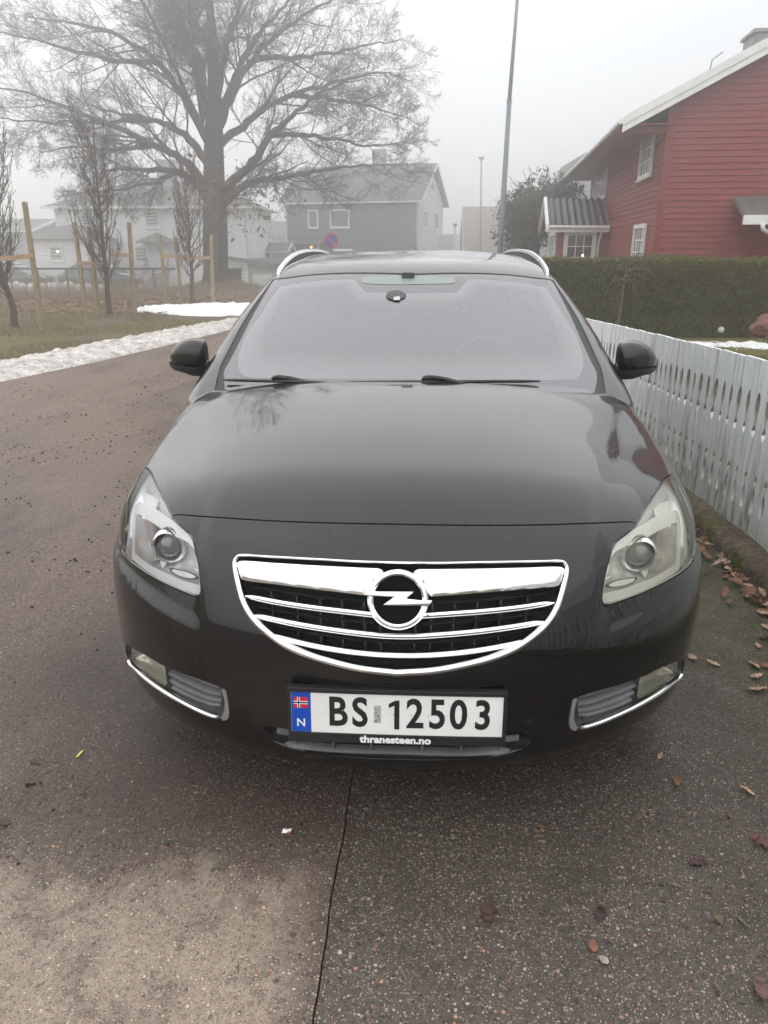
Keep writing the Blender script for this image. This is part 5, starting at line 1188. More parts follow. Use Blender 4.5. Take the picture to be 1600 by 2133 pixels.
# small porch roof cut by the right edge of the picture
Lp(slab([(1.60,-1.0,2.18),(4.6,-1.0,2.18),(4.6,.0,2.62),(1.60,.0,2.62)],.10,1).build('entrance_roof',TGD),rh_); Lp(MB().box((1.57,-1.06,2.00),(4.6,-1.0,2.19)).build('entrance_fascia',WHITE),rh_)
Lp(MB().tube([(1.95,-1.1,2.02),(1.98,-1.1,1.9),(2.25,-.8,1.80),(2.42,-.3,1.8),(2.44,-.2,.4)],.045,8).build('entrance_downpipe',WHITE,None,True),rh_)
Lp(MB().box((2.30,-.9,base),(4.4,0.02,2.3)).build('entrance_wall',REDW),rh_); Lp(MB().box((2.42,-.93,.5),(3.0,-.901,2.0)).build('entrance_frame',WHITE),rh_)
# ------------------------------------------------------------------ poles, sign
GALV=varied('galvanised_steel',(.13,.15,.17),.5,3,.15,metal=.3)
pb=at(1042,520,26.); 
fp=empty('flagpole',(pb[0],26,-.35),'tall grey steel flagpole rising out of the top of the picture','pole')
tp=at(1080,-30,26.3)
base_=np.array([pb[0]-.06,26,-.6]); s1=at(1061,211,26.15)
put(MB().tube([base_,np.array([pb[0],26,1.4]),s1],[.105,.10,.075],14).build('lower_shaft',GALV,None,True),fp)
put(MB().tube([s1,s1+(tp-s1)*1.5],[.066,.04],14).build('upper_shaft',GALV,None,True),fp); put(MB().tube([s1-np.array([0,0,.06]),s1+np.array([0,0,.06])],.085,14).build('collar',GALV),fp)
put(MB().tube([base_,base_+np.array([0,0,1.9])],.135,12).build('base_sleeve',GALV,None,True),fp)
def lamp_pole(px,top,bot,Y,label):
    A=at(px,bot,Y); B=at(px,top,Y); e=empty('lamp_post',(A[0],Y,-.8),label,'lamp post')
    put(MB().tube([(A[0],Y,-.9),(B[0],Y,B[2]-.25)],[.10,.055],10).build('shaft',GALV,None,True),e); put(MB().tube([(B[0],Y,B[2]-.28),(B[0],Y,B[2]-.1),(B[0],Y,B[2])],[.08,.24,.25],14).build('lamp_head',GALV),e)
lamp_pole(1003,327,515,66.,'slim lamp post with disc head left of the flagpole'); lamp_pole(948,466,515,75.,'short distant lamp post fading in fog beside the grey house')
sp=at(690,502,30.); sg=empty('parking_sign',(sp[0],30,-.28),'round blue and red no-parking sign on a post before the grey house','sign')
put(MB().tube([(sp[0],30.05,-.4),(sp[0],30.05,sp[2]+.1)],.03,10).build('post',GALV,None,True),sg)
rr=.285
def dsk(r0,r1,y,mat,name): 
    o=lathe(name,[(max(r0,1e-4),.0),(max(r0,1e-4),.004),(r1,.004),(r1,.0)],(sp[0],y,sp[2]),(0,-1,0),mat,None,n=40); put(o,sg); return o
SR=M('sign_red',(.42,.03,.05),.4); SBl=M('sign_blue',(.03,.06,.30),.4)
dsk(0,rr,30.0,SBl,'sign_face'); dsk(rr*.78,rr,29.993,SR,'red_ring')
sb=MB().prism([(-.032,-rr*.8),(.032,-rr*.8),(.032,rr*.8),(-.032,rr*.8)],(sp[0],29.99,sp[2]),np.array([math.cos(R(45)),0,math.sin(R(45))]),np.array([-math.sin(R(45)),0,math.cos(R(45))]),(0,.004,0)); put(sb.build('red_bar',SR),sg)
q=at(733,519.5,30.2); put(MB().box((sp[0]+.05,30.06,q[2]-.06),(sp[0]+.85,30.08,q[2]+.02)).build('finger_plate',WHITE),sg)
# ------------------------------------------------------------------ bare trees
class Twigs:
    """fast collector of thin tapered tubes, many at once"""
    def __init__(s): s.V=[];s.F=[];s.n=0
    def add(s,P,r,k=3):
        P=np.asarray(P,float)
        if P.ndim==2: P=P[None]; r=np.broadcast_to(r,(P.shape[1],))[None]
        N,m,_=P.shape; T=np.gradient(P,axis=1); T/=np.maximum(np.linalg.norm(T,axis=2,keepdims=True),1e-9)
        ref=np.where(np.abs(T[:,:1,2:3])<.8,np.array([0.,0,1]),np.array([1.,0,0])); ref=np.broadcast_to(ref,T.shape)
        a=np.cross(T,ref); a/=np.maximum(np.linalg.norm(a,axis=2,keepdims=True),1e-9); b=np.cross(T,a)
        t=np.arange(k)*2*np.pi/k; V=P[:,:,None,:]+r[:,:,None,None]*(np.cos(t)[:,None]*a[:,:,None,:]+np.sin(t)[:,None]*b[:,:,None,:])
        s.V.append(V.reshape(-1,3)); o=np.arange(N)[:,None,None]*(m*k)+np.arange(m-1)[None,:,None]*k; j=np.arange(k)[None,None,:]; j2=(j+1)%k
        s.F.append((np.stack([o+j,o+j2,o+k+j2,o+k+j],3)+s.n).reshape(-1,4)); s.n+=N*m*k
    def build(s,name,mat,parent): 
        o=fmesh(name,np.concatenate(s.V),np.concatenate(s.F),mat,None,True); put(o,parent); return o
def sprout(P,rad,L,n,m,rs,ang,shrink,up,wig,lo=.15,rf=.5,rmin=.005):
    """children of polylines P (N,k,3): returns child polylines, radii, lengths"""
    N,k,_=P.shape; t=lo+(1-lo)*(np.arange(n)[None]+rs.random((N,n)))/n; f=t*(k-1); i=np.minimum(f.astype(int),k-2); f=(f-i)[...,None]
    ar=np.arange(N)[:,None]; A=P[ar,i]; B=P[ar,i+1]; p=A*(1-f)+B*f; d=B-A; d/=np.maximum(np.linalg.norm(d,axis=2,keepdims=True),1e-9)
    a=np.radians(rs.uniform(ang[0],ang[1],(N,n,1))); v=rs.normal(0,1,(N,n,3)); v-=d*(v*d).sum(2,keepdims=True); v/=np.maximum(np.linalg.norm(v,axis=2,keepdims=True),1e-6)
    q=d*np.cos(a)+v*np.sin(a); l=L[:,None]*rs.uniform(shrink[0],shrink[1],(N,n))*(1-.5*t); r0=np.maximum(rad[ar,i]*rf,rmin)
    p=p.reshape(-1,3); q=q.reshape(-1,3); l=l.reshape(-1); r0=r0.reshape(-1); C=[p]
    for s in range(m-1):
        q=q+rs.normal(0,wig,q.shape)+np.array([0,0,up]); q/=np.linalg.norm(q,axis=1,keepdims=True); C.append(C[-1]+q*(l/(m-1))[:,None])
    w=np.linspace(1,.4,m)[None]; return np.stack(C,1),np.maximum(r0[:,None]*w,rmin*.8),l
def ramify(tw,P,rad,L,rs,levels):
    """levels: list of (kids, points, angle, shrink, up, wiggle, radius factor, min radius)"""
    P=np.asarray(P)[None] if np.asarray(P).ndim==2 else P; rad=np.asarray(rad)[None] if np.asarray(rad).ndim==1 else rad; L=np.atleast_1d(L)
    for n,m,ang,shr,up,wig,rf,rm in levels:
        P,rad,L=sprout(P,rad,L,n,m,rs,ang,shr,up,wig,.15,rf,rm); tw.add(P,rad,4 if m>6 else 3)
def _bark(base,sc):
    def fn(g,b,o):
        v=g.obj(); n=g.noise(g.map(v,(sc,sc,sc*.25)),2,6,.7); m=g.noise(v,.8,3)
        c=g.ramp(n,[(.3,tuple(x*.55 for x in base)),(.7,tuple(x*1.35 for x in base))]); c=g.mix(g.rf(m,.5,.7,0,.35),c,(.075,.08,.055))
        g.l.new(c,b.inputs['Base Color']); setp(b,rough=.9,spec=.2); g.l.new(g.bump(n,1.,.05),b.inputs['Normal'])
    return fn
OAKB=MN('oak_bark',_bark((.056,.043,.034),3)); YB=MN('young_bark',_bark((.10,.068,.06),14))
rs=np.random.default_rng(11)
OY=37.; ob=at(450,598,OY); ob[2]=float(G(ob[0],OY))-.05
oak=empty('oak_tree',tuple(ob),'huge bare spreading tree with thick trunk behind the young trees','tree')
def pl(l,drift): 
    P=[at(x,y,OY) for x,y in l]; P=np.array(P); s=np.concatenate([[0],np.cumsum(np.linalg.norm(np.diff(P,axis=0),axis=1))]); 
    P=P+np.outer(s*drift,np.array([0,1.,0])); c=CAM
    return c+(P-c)*1.0
tk=np.array([at(*p,OY) for p in [(450,600),(449,575),(448,540),(448,500),(448,450),(447,400),(446,340),(446,280),(447,220),(446,140),(441,60),(432,-60),(425,-200)]]); tk[0][2]=ob[2]
c=spline(tk,.5); hh=np.linspace(0,1,len(c)); rad=np.interp(hh,[0,.03,.08,.25,.45,.6,.8,1],[.86,.66,.58,.55,.42,.28,.17,.06])
V=[];n=28;F=[]
for i,(p,r_) in enumerate(zip(c,rad)):
    for k in range(n):
        t=2*math.pi*k/n; q=1+.07*math.sin(5*t+i*.15)+.05*math.sin(9*t-i*.2)+(.20*math.sin(4*t+.6) if i<2 else 0); V.append((p[0]+r_*q*math.cos(t),p[1]+r_*q*math.sin(t),p[2]))
for i in range(len(c)-1):
    for k in range(n): F.append((i*n+k,i*n+(k+1)%n,(i+1)*n+(k+1)%n,(i+1)*n+k))
o=fmesh('trunk',V,F,OAKB,None,True); put(o,oak)
guides=[([(432,415),(405,380),(365,357),(330,350),(290,350),(240,347),(180,355),(120,385)],.25,.26),([(428,380),(385,335),(330,303),(270,277),(200,250),(110,215),(20,205)],-.30,.27),([(430,335),(385,285),(320,247),(250,227),(170,207),(60,165)],.45,.25),
([(434,295),(398,222),(350,150),(290,100),(200,70),(90,60)],-.2,.25),([(438,255),(412,170),(370,90),(330,20),(300,-60),(260,-150)],.3,.24),([(440,230),(420,140),(395,60),(370,-30),(340,-160)],-.35,.22),([(443,200),(432,110),(405,20),(390,-100)],.1,.2),
([(464,400),(500,366),(540,331),(570,287),(610,255),(650,227),(690,200),(770,185)],-.25,.29),([(462,415),(510,386),(550,373),(600,366),(660,352),(740,341),(835,336)],.15,.24),([(462,432),(490,411),(520,386),(560,374),(610,380)],-.5,.16),
([(460,300),(500,260),(550,215),(610,180),(690,150),(790,120),(865,140)],.35,.25),([(458,262),(490,200),(530,140),(590,90),(680,40),(760,20)],-.3,.25),([(456,235),(485,160),(510,90),(560,20),(620,-60),(690,-120)],.25,.24),([(452,205),(470,110),(500,20),(530,-80),(560,-200)],-.1,.22),
([(570,288),(620,285),(700,290),(780,302),(860,285)],.3,.15),([(360,357),(300,385),(240,400),(180,410)],-.5,.13),([(330,150),(240,150),(140,130),(20,110)],-.4,.15),([(540,140),(620,130),(720,100),(840,60)],.5,.15),([(330,303),(250,310),(150,300),(60,310)],.3,.14),([(300,247),(200,262),(110,270),(20,265)],-.6,.14),([(600,180),(700,200),(790,225),(850,250)],-.4,.14)]
OAKL=[(22,9,(25,60),(.42,.74),.03,.11,.30,.012),(9,6,(25,58),(.36,.62),.02,.13,.48,.0085),(7,4,(25,60),(.40,.70),.02,.16,.6,.0065),(2,3,(25,55),(.45,.7),.0,.2,.8,.0052)]
crown=Twigs(); LIMBS=[]
for gi,(l,dr,r0) in enumerate(guides):
    P=pl(l,dr)
    if gi>=14:                                        # side limbs start on the nearest main limb
        A=np.concatenate(LIMBS); q=A[np.argmin(np.hypot(A[:,0]-P[0][0],A[:,2]-P[0][2]))]; P=P+(q-P[0])
    P=spline(P,.35); P[1:]+=rs.normal(0,.035,(len(P)-1,3)); rad=r0*.78*(1-np.linspace(0,1,len(P)))**1.25+.022
    LIMBS.append(P); crown.add(P,rad,6); L=np.linalg.norm(np.diff(P,axis=0),axis=1).sum()
    ramify(crown,P,rad,L*.62,rs,OAKL)
for k in range(6):                                   # limbs toward and away from the lane
    az=R(rs.uniform(55,125))*(1 if k%2 else -1); el=R(rs.uniform(18,60)); z0=rs.uniform(6.5,11.); d=np.array([math.cos(az)*math.cos(el),math.sin(az)*math.cos(el),math.sin(el)])
    L=rs.uniform(6.,9.); P=[np.array([ob[0]-.1,OY,z0])]
    for q in range(13): d=d+rs.normal(0,.07,3)+np.array([0,0,.02]); d/=np.linalg.norm(d); P.append(P[-1]+d*L/13)
    P=np.array(P); rad=np.linspace(.12,.025,14); crown.add(P,rad,6); ramify(crown,P,rad,L*.62,rs,OAKL)
crown.build('crown',OAKB,oak)
# a few clinging brown leaves low in the crown
DL=varied('dead_leaf',(.12,.062,.035),.8,9,.35)
n=420; cc=np.array([at(*p,OY-1.5) for p in ((505,412),(530,420),(415,385),(480,430))]); P=cc[rs.integers(0,4,n)]+rs.normal(0,.75,(n,3)); d1=rs.normal(0,.075,(n,3)); d2=rs.normal(0,.075,(n,3))
o=fmesh('clinging_leaves',np.stack([P,P+d1,P+d1+d2,P+d2],1).reshape(-1,3),np.arange(4*n).reshape(n,4),DL); put(o,oak); o['kind']='stuff'
# young staked trees
STK=varied('stake_timber',(.25,.185,.105),.8,5,.4,.4,60,.003,stretch=(6,6,1)); BATT=varied('batten_timber',(.36,.22,.12),.8,5,.2)
def young(px,py,top,stakes,label,seed,lean=0.):
    r=np.random.default_rng(seed); b=on_ground(px,py); e=empty('young_tree',tuple(b),label,'tree','young upright trees on the verge')
    H=at(px,top,b[1])[2]-b[2]; k=H/5.2; tw=Twigs()
    P=np.array([[0,0,0],[.02,0,.5],[.03+lean*.3,.02,1.1],[.05+lean*.5,0,1.9],[.05+lean*.6,.03,2.9],[.08+lean*.5,.0,3.9],[.1+lean*.4,.02,5.0]])*np.array([k,k,k])+b; P[1:]+=r.normal(0,.025,(6,3))
    P=spline(P,.2); rad=np.interp(np.linspace(0,1,len(P)),[0,.04,.2,.5,1],[.105,.078,.066,.04,.008]); t2=Twigs(); t2.add(P,rad,8); t2.build('trunk',YB,e)
    n=74
    for q in range(n):
        t=.20+.72*(q/n)**.9; i=int(t*(len(P)-1)); a=r.uniform(0,2*math.pi); out=r.uniform(.25,.62)*(1-.35*t); d=np.array([math.cos(a)*out,math.sin(a)*out,1.]); L=k*r.uniform(1.1,2.1)*(1-.35*t)
        # spread first, then upright
        p=P[i]; d0=np.array([math.cos(a),math.sin(a),.55]); m=8; Q=[p]
        for w in range(m-1):
            f=w/(m-1); dd=d0*(1-f)*.62+np.array([math.cos(a)*.06,math.sin(a)*.06,1.0])*(.35+f)+r.normal(0,.16,3); Q.append(Q[-1]+dd/np.linalg.norm(dd)*L/(m-1))
        Q=np.array(Q); rr_=np.linspace(.022*k*(1.2-t),.006,m); tw.add(Q,rr_,4); ramify(tw,Q,rr_,L*.75,r,[(8,5,(14,38),(.3,.5),.18,.14,.6,.006),(2,4,(14,40),(.3,.5),.15,.14,.7,.005)])
    tw.build('crown',YB,e)
    for (bx,by,tx,ty,cross) in stakes:
        B=on_ground(bx,by); T=at(tx,ty,B[1]); s=empty('tree_stake',tuple(B),None,None); s['category']='stake'; s['group']='timber stakes round the young trees'; s['label']=cross[1]
        o=MB().tube([B-np.array([0,0,.2]),B*.5+T*.5,T-np.array([0,0,.03]),T],[.060,.058,.056,.045],10).build('post',STK,None,False); put(o,s)
        if cross[0] is not None:
            A=at(*cross[0][0],B[1]-.02); C=at(*cross[0][1],b[1]-.06 if cross[2] else B[1]-.04)
            u=C-A; put(MB().obox(A-np.array([0,.05,.045]),u,(0,.028,0),(0,0,.09)).build('batten',BATT,None),s)
# batten: ((start px),(end px))
young(30,678,262,[(88,683,51,420,(((72,532),(-8,541)),'thick leaning timber stake nearest the lane with brown batten',False)),(-30,676,-45,440,(None,'timber stake at the left picture edge behind the nearest young tree',False))],'young upright bare tree at the left picture edge',3,-.25)
young(229,655,245,[(180,656,155,463,(((163,547),(214,551)),'left stake of the middle young tree with batten at mid height',True)),(206,653,186,472,(((190,535),(214,531)),'rear stake of the middle young tree mostly hidden by twigs',True)),(281,653,269,463,(((277,532),(230,530)),'right stake of the middle young tree with short batten',True))],'middle of the three young upright trees with dense twigs',4)
young(402,631,318,[(348,631,332,487,(((337,534),(395,534)),'left stake of the farthest young tree',True)),(378,631,366,494,(((370,541),(400,540)),'rear stake of the farthest young tree',True)),(444,634,440,488,(((439,537),(404,537)),'right stake of the farthest young tree before the big trunk',True))],'farthest young upright tree just left of the big trunk',5)
# weeping ornamental tree before the hedge
wb=np.array([at(1290,600,14.4)[0],14.4,-.33]); wt=empty('weeping_tree',tuple(wb),'small leafless weeping tree in front of the hedge','tree'); WB=MN('weeping_bark',_bark((.16,.12,.09),20))
t2=Twigs(); top_=at(1300,575,14.4); P=spline(np.array([wb,wb+(top_-wb)*.5+np.array([.03,0,0]),top_]),.15); t2.add(P,np.linspace(.040,.030,len(P)),8); t2.build('trunk',WB,wt)
tw=Twigs(); arcs=[[(1300,580),(1305,550),(1290,535),(1270,540),(1250,570),(1235,600),(1230,615)],[(1300,585),(1290,580),(1270,592),(1258,620),(1248,645)],[(1300,580),(1315,562),(1340,560),(1360,575),(1378,598)],[(1300,580),(1320,572),(1335,578),(1342,592),(1336,605),(1325,612)],[(1300,590),(1315,590),(1325,605),(1330,640)],[(1300,592),(1290,605),(1282,630),(1278,650)],[(1300,578),(1302,556),(1312,548),(1300,540)],[(1300,588),(1310,584),(1318,592),(1322,620)],[(1300,590),(1285,600),(1275,640)],[(1302,575),(1325,585),(1342,588)],[(1300,583),(1280,588),(1265,605),(1262,630)]]
for l in arcs:
    P=np.array([at(x,y,14.35+rs.uniform(-.25,.2)) for x,y in l]); P=spline(P,.07); P[:,1]+=np.linspace(0,rs.normal(0,.15),len(P)); rd_=np.linspace(.017,.006,len(P)); tw.add(P,rd_,4); ramify(tw,P,rd_,.35,rs,[(4,4,(20,60),(.5,1.),-.25,.12,.6,.005)])
tw.build('crown',WB,wt)
# ivy-clad round tree behind the car roof
iv=np.array([at(1120,520,30.)[0],30.,-.4]); it=empty('ivy_tree',tuple(iv),'stocky dark evergreen-clad tree between flagpole and red house','tree')
t2=Twigs(); A=[at(*p,30.) for p in ((1122,540),(1112,505),(1118,480),(1105,450))]; A[0][2]=-.5; P=spline(np.array(A),.3); t2.add(P,np.linspace(.30,.16,len(P)),8)
for l in ([(1116,485),(1140,460),(1165,440)],[(1112,500),(1090,470),(1080,440)],[(1118,470),(1130,430),(1150,410)]): P=spline(np.array([at(*p,30.) for p in l]),.3); t2.add(P,np.linspace(.14,.05,len(P)),6)
t2.build('trunk',OAKB,it)
tw=Twigs(); CEN=[((1110,425),1.0),((1085,440),.8),((1150,415),.85),((1180,405),.6),((1075,490),.75),((1100,455),.9),((1065,455),.5),((1135,440),.7),((1080,520),.7),((1150,450),.6),((1165,425),.7),((1095,500),.5),((1185,440),.8),((1130,495),.4)]
P=[]; 
for (c,rr_) in CEN:
    ce=at(*c,30.+rs.uniform(-.4,.5)); m=int(1500*rr_**2); v=rs.normal(0,1,(m,3)); v/=np.linalg.norm(v,axis=1,keepdims=True); rad=rr_*(rs.random(m)**.45)*(1+.25*np.sin(v[:,0]*5)+.2*np.sin(v[:,2]*7+1)); P.append(ce+v*rad[:,None])
    for q in range(7):
        d=rs.normal(0,1,3); d[2]=abs(d[2]); d/=np.linalg.norm(d); Q=ce+np.outer(np.linspace(0,rr_*1.5,5),d)+rs.normal(0,.03,(5,3)); tw.add(Q,np.linspace(.02,.008,5),3); ramify(tw,Q,np.linspace(.02,.008,5),rr_*.9,rs,[(5,4,(20,50),(.3,.6),.05,.15,.6,.006)])
P=np.concatenate(P); n=len(P); a1=rs.normal(0,.055,(n,3)); a2=rs.normal(0,.055,(n,3))
IVY=MN('ivy_leaf',lambda g,b,o:(g.l.new(g.ramp(g.noise(g.pos(),3.5,4,.7),[(.3,(.022,.024,.012)),(.7,(.085,.075,.035))]),b.inputs['Base Color']),setp(b,rough=.6)))
o=fmesh('crown',np.stack([P,P+a1,P+a1+a2,P+a2],1).reshape(-1,3),np.arange(4*n).reshape(n,4),IVY); put(o,it); tw.build('twigs',OAKB,it)
# ------------------------------------------------------------------ verge: grass, dead leaves, mound under the oak
r=np.random.default_rng(21)
def verge_pts(n,xa,xb,ya,yb): return np.stack([xa+r.random(n)*(xb-xa),ya+r.random(n)**1.3*(yb-ya)],1)
p=verge_pts(52000,-16,-4.8,8.5,30.); p=p[p[:,0]<xl(p[:,1])-1.2]; gg=np.array([MNZ.noise((a*.6,b*.6,0)) for a,b in p]); p=p[gg>-.12]
o=blades('verge_grass',np.stack([p[:,0],p[:,1],G(p[:,0],p[:,1])-.05],1),.07,.010,BLADE,.8,4); tag(o,'patchy winter grass on the verge under the young trees','grass',kind='stuff')
p=verge_pts(9000,-28,-11.,26.5,34.); TALL=varied('dry_stalks',(.24,.165,.11),.9,2,.35,coord='pos'); o=blades('dry_weeds',np.stack([p[:,0],p[:,1],G(p[:,0],p[:,1])-.05],1),.55,.014,TALL,.5,5); tag(o,'tall dry brown weeds along the foot of the wire fence','weeds',kind='stuff')
p=verge_pts(11000,-24,-6.,19.5,33.); n=len(p); P=np.stack([p[:,0],p[:,1],G(p[:,0],p[:,1])-.03],1); a1=r.normal(0,.06,(n,3)); a2=r.normal(0,.06,(n,3)); a1[:,2]*=.35; a2[:,2]*=.35
o=fmesh('leaf_litter',np.stack([P,P+a1,P+a1+a2,P+a2],1).reshape(-1,3),np.arange(4*n).reshape(n,4),varied('leaf_litter_brown',(.24,.13,.085),.85,3,.4,coord='pos')); tag(o,'carpet of brown fallen leaves below the wire fence','leaves',kind='stuff')
xs=np.linspace(-6,6,40); V=[]; F=[]
sheet_m=sheet('mound',xs+ob[0]+.5,np.linspace(-5,5,34)+OY,lambda x,y:G(x,y)-.10+.55*np.exp(-(((x-ob[0]-.3)/2.1)**2+((y-OY)/1.6)**2)),GRASSM); tag(sheet_m,kind='structure')
n=9000; x=ob[0]+.4+r.normal(0,2.6,n); y=OY-.6+r.normal(0,1.6,n); z=G(x,y)-.08+.55*np.exp(-(((x-ob[0]-.3)/2.1)**2+((y-OY)/1.6)**2)); o=blades('mound_grass',np.stack([x,y,z],1),.16,.016,TALL,1.,8); tag(o,'matted dry grass on the mound round the big trunk','grass',kind='stuff')
# ------------------------------------------------------------------ wire fence
DK=M('dark_fence_steel',(.03,.033,.035),.5)
fc=[(-26.,34.3),(-19.2,34.2),(-16.4,34.),(-14.3,34.),(-12.3,34.),(-12.05,36.5)]
wf=empty('wire_fence',(-18,34.2,-.4),'dark green chain-link fence with flat top rail before the pale house','fence')
def zt(x,y): return float(G(x,y))
for i,(x,y) in enumerate(fc[:-1]): put(MB().tube([(x,y,zt(x,y)-.2),(x,y,zt(x,y)+1.02)],.05,8).build('post',DK,None,True),wf)
for xm in (-22.6,-17.8,-15.3,-13.3): put(MB().tube([(xm,34.1,-.6),(xm,34.1,zt(xm,34)+1.0)],.04,8).build('post',DK,None,True),wf)
for (a_,b_) in zip(fc[:-1],fc[1:]): put(MB().obox((a_[0],a_[1]-.03,zt(*a_)+.98),(b_[0]-a_[0],b_[1]-a_[1],zt(*b_)-zt(*a_)),(0,.06,0),(0,0,.10)).build('top_rail',DK,None),wf)
tw=Twigs(); x=-26.
while x<-12.2:
    for s in (1,-1): tw.add(np.array([[x,34.1,zt(x,34)+(0 if s>0 else .95)],[x+.55,34.1,zt(x,34)+(.95 if s>0 else 0)]]),.0075,3)
    x+=.11
o=tw.build('wire_mesh',M('wire_grey',(.18,.18,.18),.5),wf); o['kind']='stuff'
# ------------------------------------------------------------------ parked cars behind the fence, bins, white gate
def simple_car(px,Y,label,paint,flip=1):
    c=at(px,590,Y); z=float(G(c[0],Y))-.03; e=empty('parked_car',(c[0],Y,z),label,'car','cars parked by the pale house')
    st=[(-2.15,.45,.62,.60),(-2.05,.30,.70,.78),(-1.5,.22,.86,.84),(-.9,.20,.93,.86),(0,.2,.95,.87),(1.0,.20,.96,.87),(1.7,.22,.95,.85),(2.1,.30,.90,.78),(2.2,.5,.75,.66)]
    V=[];F=[];k=12
    for x,z0,z1,w in st:
        for i in range(k):
            t=2*math.pi*i/k; cx,sx=math.cos(t),math.sin(t); V.append((flip*x,w*math.copysign(abs(cx)**.45,cx),(z0+z1)/2+(z1-z0)/2*math.copysign(abs(sx)**.45,sx)))
    m=len(st)
    for i in range(m-1):
        for q in range(k): F.append((i*k+q,(i+1)*k+q,(i+1)*k+(q+1)%k,i*k+(q+1)%k))
    F+=[tuple(range(k)),tuple((m-1)*k+q for q in range(k))[::-1]]
    b=mesh('body',V,F,paint,None,True); Lp(b,e)
    gp=[(-1.15,.90,.80),(-.45,1.36,.62),(.3,1.46,.60),(1.1,1.40,.60),(1.75,.93,.76)]; V=[];F=[]
    for x,zz,w in gp: V+=[(flip*x,-w,zz),(flip*x,w,zz),(flip*x,w*1.2 if zz>1 else w,.88),(flip*x,-w*1.2 if zz>1 else -w,.88)]
    for i in range(4):
        for q in range(4): F.append((i*4+q,i*4+(q+1)%4,(i+1)*4+(q+1)%4,(i+1)*4+q))
    Lp(mesh('cabin_glass',V,F,M('far_glass',(.10,.11,.12),.08,spec=.7),None,False),e)
    r_=MB().add([(flip*-.5,-.6,1.37),(flip*.3,-.6,1.475),(flip*1.15,-.6,1.42),(flip*1.15,.6,1.42),(flip*.3,.6,1.475),(flip*-.5,.6,1.37)],[(0,1,4,5),(1,2,3,4)]); Lp(r_.build('roof',paint),e)
    for x in (-.42,.35,1.0): Lp(MB().obox((flip*x-.03,-.76,.9),(.07,0,0),(0,.13,.48),(0,.02,0)).build('pillar',paint),e)
    for x in (-1.35,1.3):
        for y in (-.80,.80): w=lathe('wheel',[(.05,.11),(.20,.11),(.21,.08),(.30,.10),(.32,.04),(.32,-.08),(.2,-.1)],(flip*x,y,.32),(0,-1 if y<0 else 1,0),TYRE,None,n=24); Lp(w,e); 
    for y in (-.6,.6): Lp(MB().box((min(flip*-2.16,flip*-2.10),y-.16,.62),(max(flip*-2.16,flip*-2.10),y+.16,.72)).build('headlight',M('far_lamp',(.7,.7,.7),.2),None),e)
    return e
DC=M('dark_car_paint',(.03,.032,.036),.2,coat=1); simple_car(28,41.,'dark saloon parked at the left edge behind the wire fence',DC,-1); simple_car(215,40.,'dark grey car parked behind the middle young tree',M('grey_car_paint',(.05,.055,.06),.2,coat=1),-1)
def wheelie(px,label):
    b=at(px,600,41.); z=float(G(b[0],41.)); e=empty('wheelie_bin',(b[0],41.,z),label,'bin','bins beside the big tree'); m=M('bin_grey',(.035,.038,.042),.6)
    Lp(MB().add([(-.24,-.27,.08),(.24,-.27,.08),(.24,.27,.08),(-.24,.27,.08),(-.29,-.34,1.0),(.29,-.34,1.0),(.29,.34,1.0),(-.29,.34,1.0)],[(0,3,2,1),(0,1,5,4),(1,2,6,5),(2,3,7,6),(3,0,4,7)]).build('bin_body',m),e)
    bevel(Lp(MB().box((-.31,-.37,1.0),(.31,.38,1.09)).build('lid',m),e),.03,2); Lp(MB().tube([(-.27,.38,.98),(.27,.38,.98)],.02,8).build('handle',m),e)
    for s in (-.25,.25): Lp(lathe('wheel',[(.001,.03),(.1,.03),(.1,-.03),(.001,-.03)],(s,.3,.1),(1,0,0),TYRE,None,n=16),e)
wheelie(477,'dark bin close against the right side of the big trunk'); wheelie(492,'dark bin standing further right of the big trunk')
wg=empty('white_fence',(at(543,600,38.)[0],38.,-.5),'short white picket fence section seen left of the windscreen','fence')
for i in range(9): x=at(528+4.6*i,600,38.)[0]; b=MB().prism([(0,0),(.075,0),(.075,.82),(.0375,.88),(0,.82)],(x,38.,float(G(x,38))-.05),(1,0,0),(0,0,1),(0,.02,0)).build('picket',WHITE,None); put(b,wg)
xa=at(526,600,38.)[0]; xb=at(570,600,38.)[0]
for zz in (.2,.62): put(MB().box((xa,38.021,-.5+zz),(xb,38.05,-.5+zz+.07)).build('rail',WHITE,None),wg)
wg2=empty('white_gate',(at(424,600,47.)[0],47.,-.7),'white vertical board gate left of the big trunk','gate')
for i in range(9): x=at(406+3.2*i,600,47.)[0]; put(MB().box((x,47.,-.85),(x+.085,47.025,.35+.05*math.sin(i))).build('gate_board',WHITE,None),wg2)
put(MB().box((at(405,600,47.)[0],47.026,-.2),(at(436,600,47.)[0],47.06,-.1)).build('gate_rail',WHITE,None),wg2)
# ------------------------------------------------------------------ garden bits
def rock(name,c,s,mat,label,cat,seed,sub=3,amp=.28,parent=None):
    bm=bmesh.new(); bmesh.ops.create_icosphere(bm,subdivisions=sub,radius=1)
    for v in bm.verts:
        n=MNZ.fractal(v.co*1.6+Vector((seed,seed*2,0)),1.,2.,4); v.co*=1+amp*n; v.co=Vector((v.co.x*s[0],v.co.y*s[1],v.co.z*s[2]))
    me=bpy.data.meshes.new(name); bm.to_mesh(me); bm.free(); o=link(name,me,None,mat); o.location=c
    if label: tag(o,label,cat)
    return o
rb=at(1590,680,11.5); RK=varied('red_rock',(.16,.075,.055),.9,6,.45,.9,14,.04)
rock('garden_rock',(rb[0]+.12,11.5,rb[2]-.02),(.30,.28,.20),RK,'rough reddish boulder on the lawn at the right picture edge','rock',2.); rock('garden_rock',(rb[0]+.30,11.2,rb[2]-.17),(.34,.2,.10),RK,'flat reddish stone lying against the boulder','rock',5.)
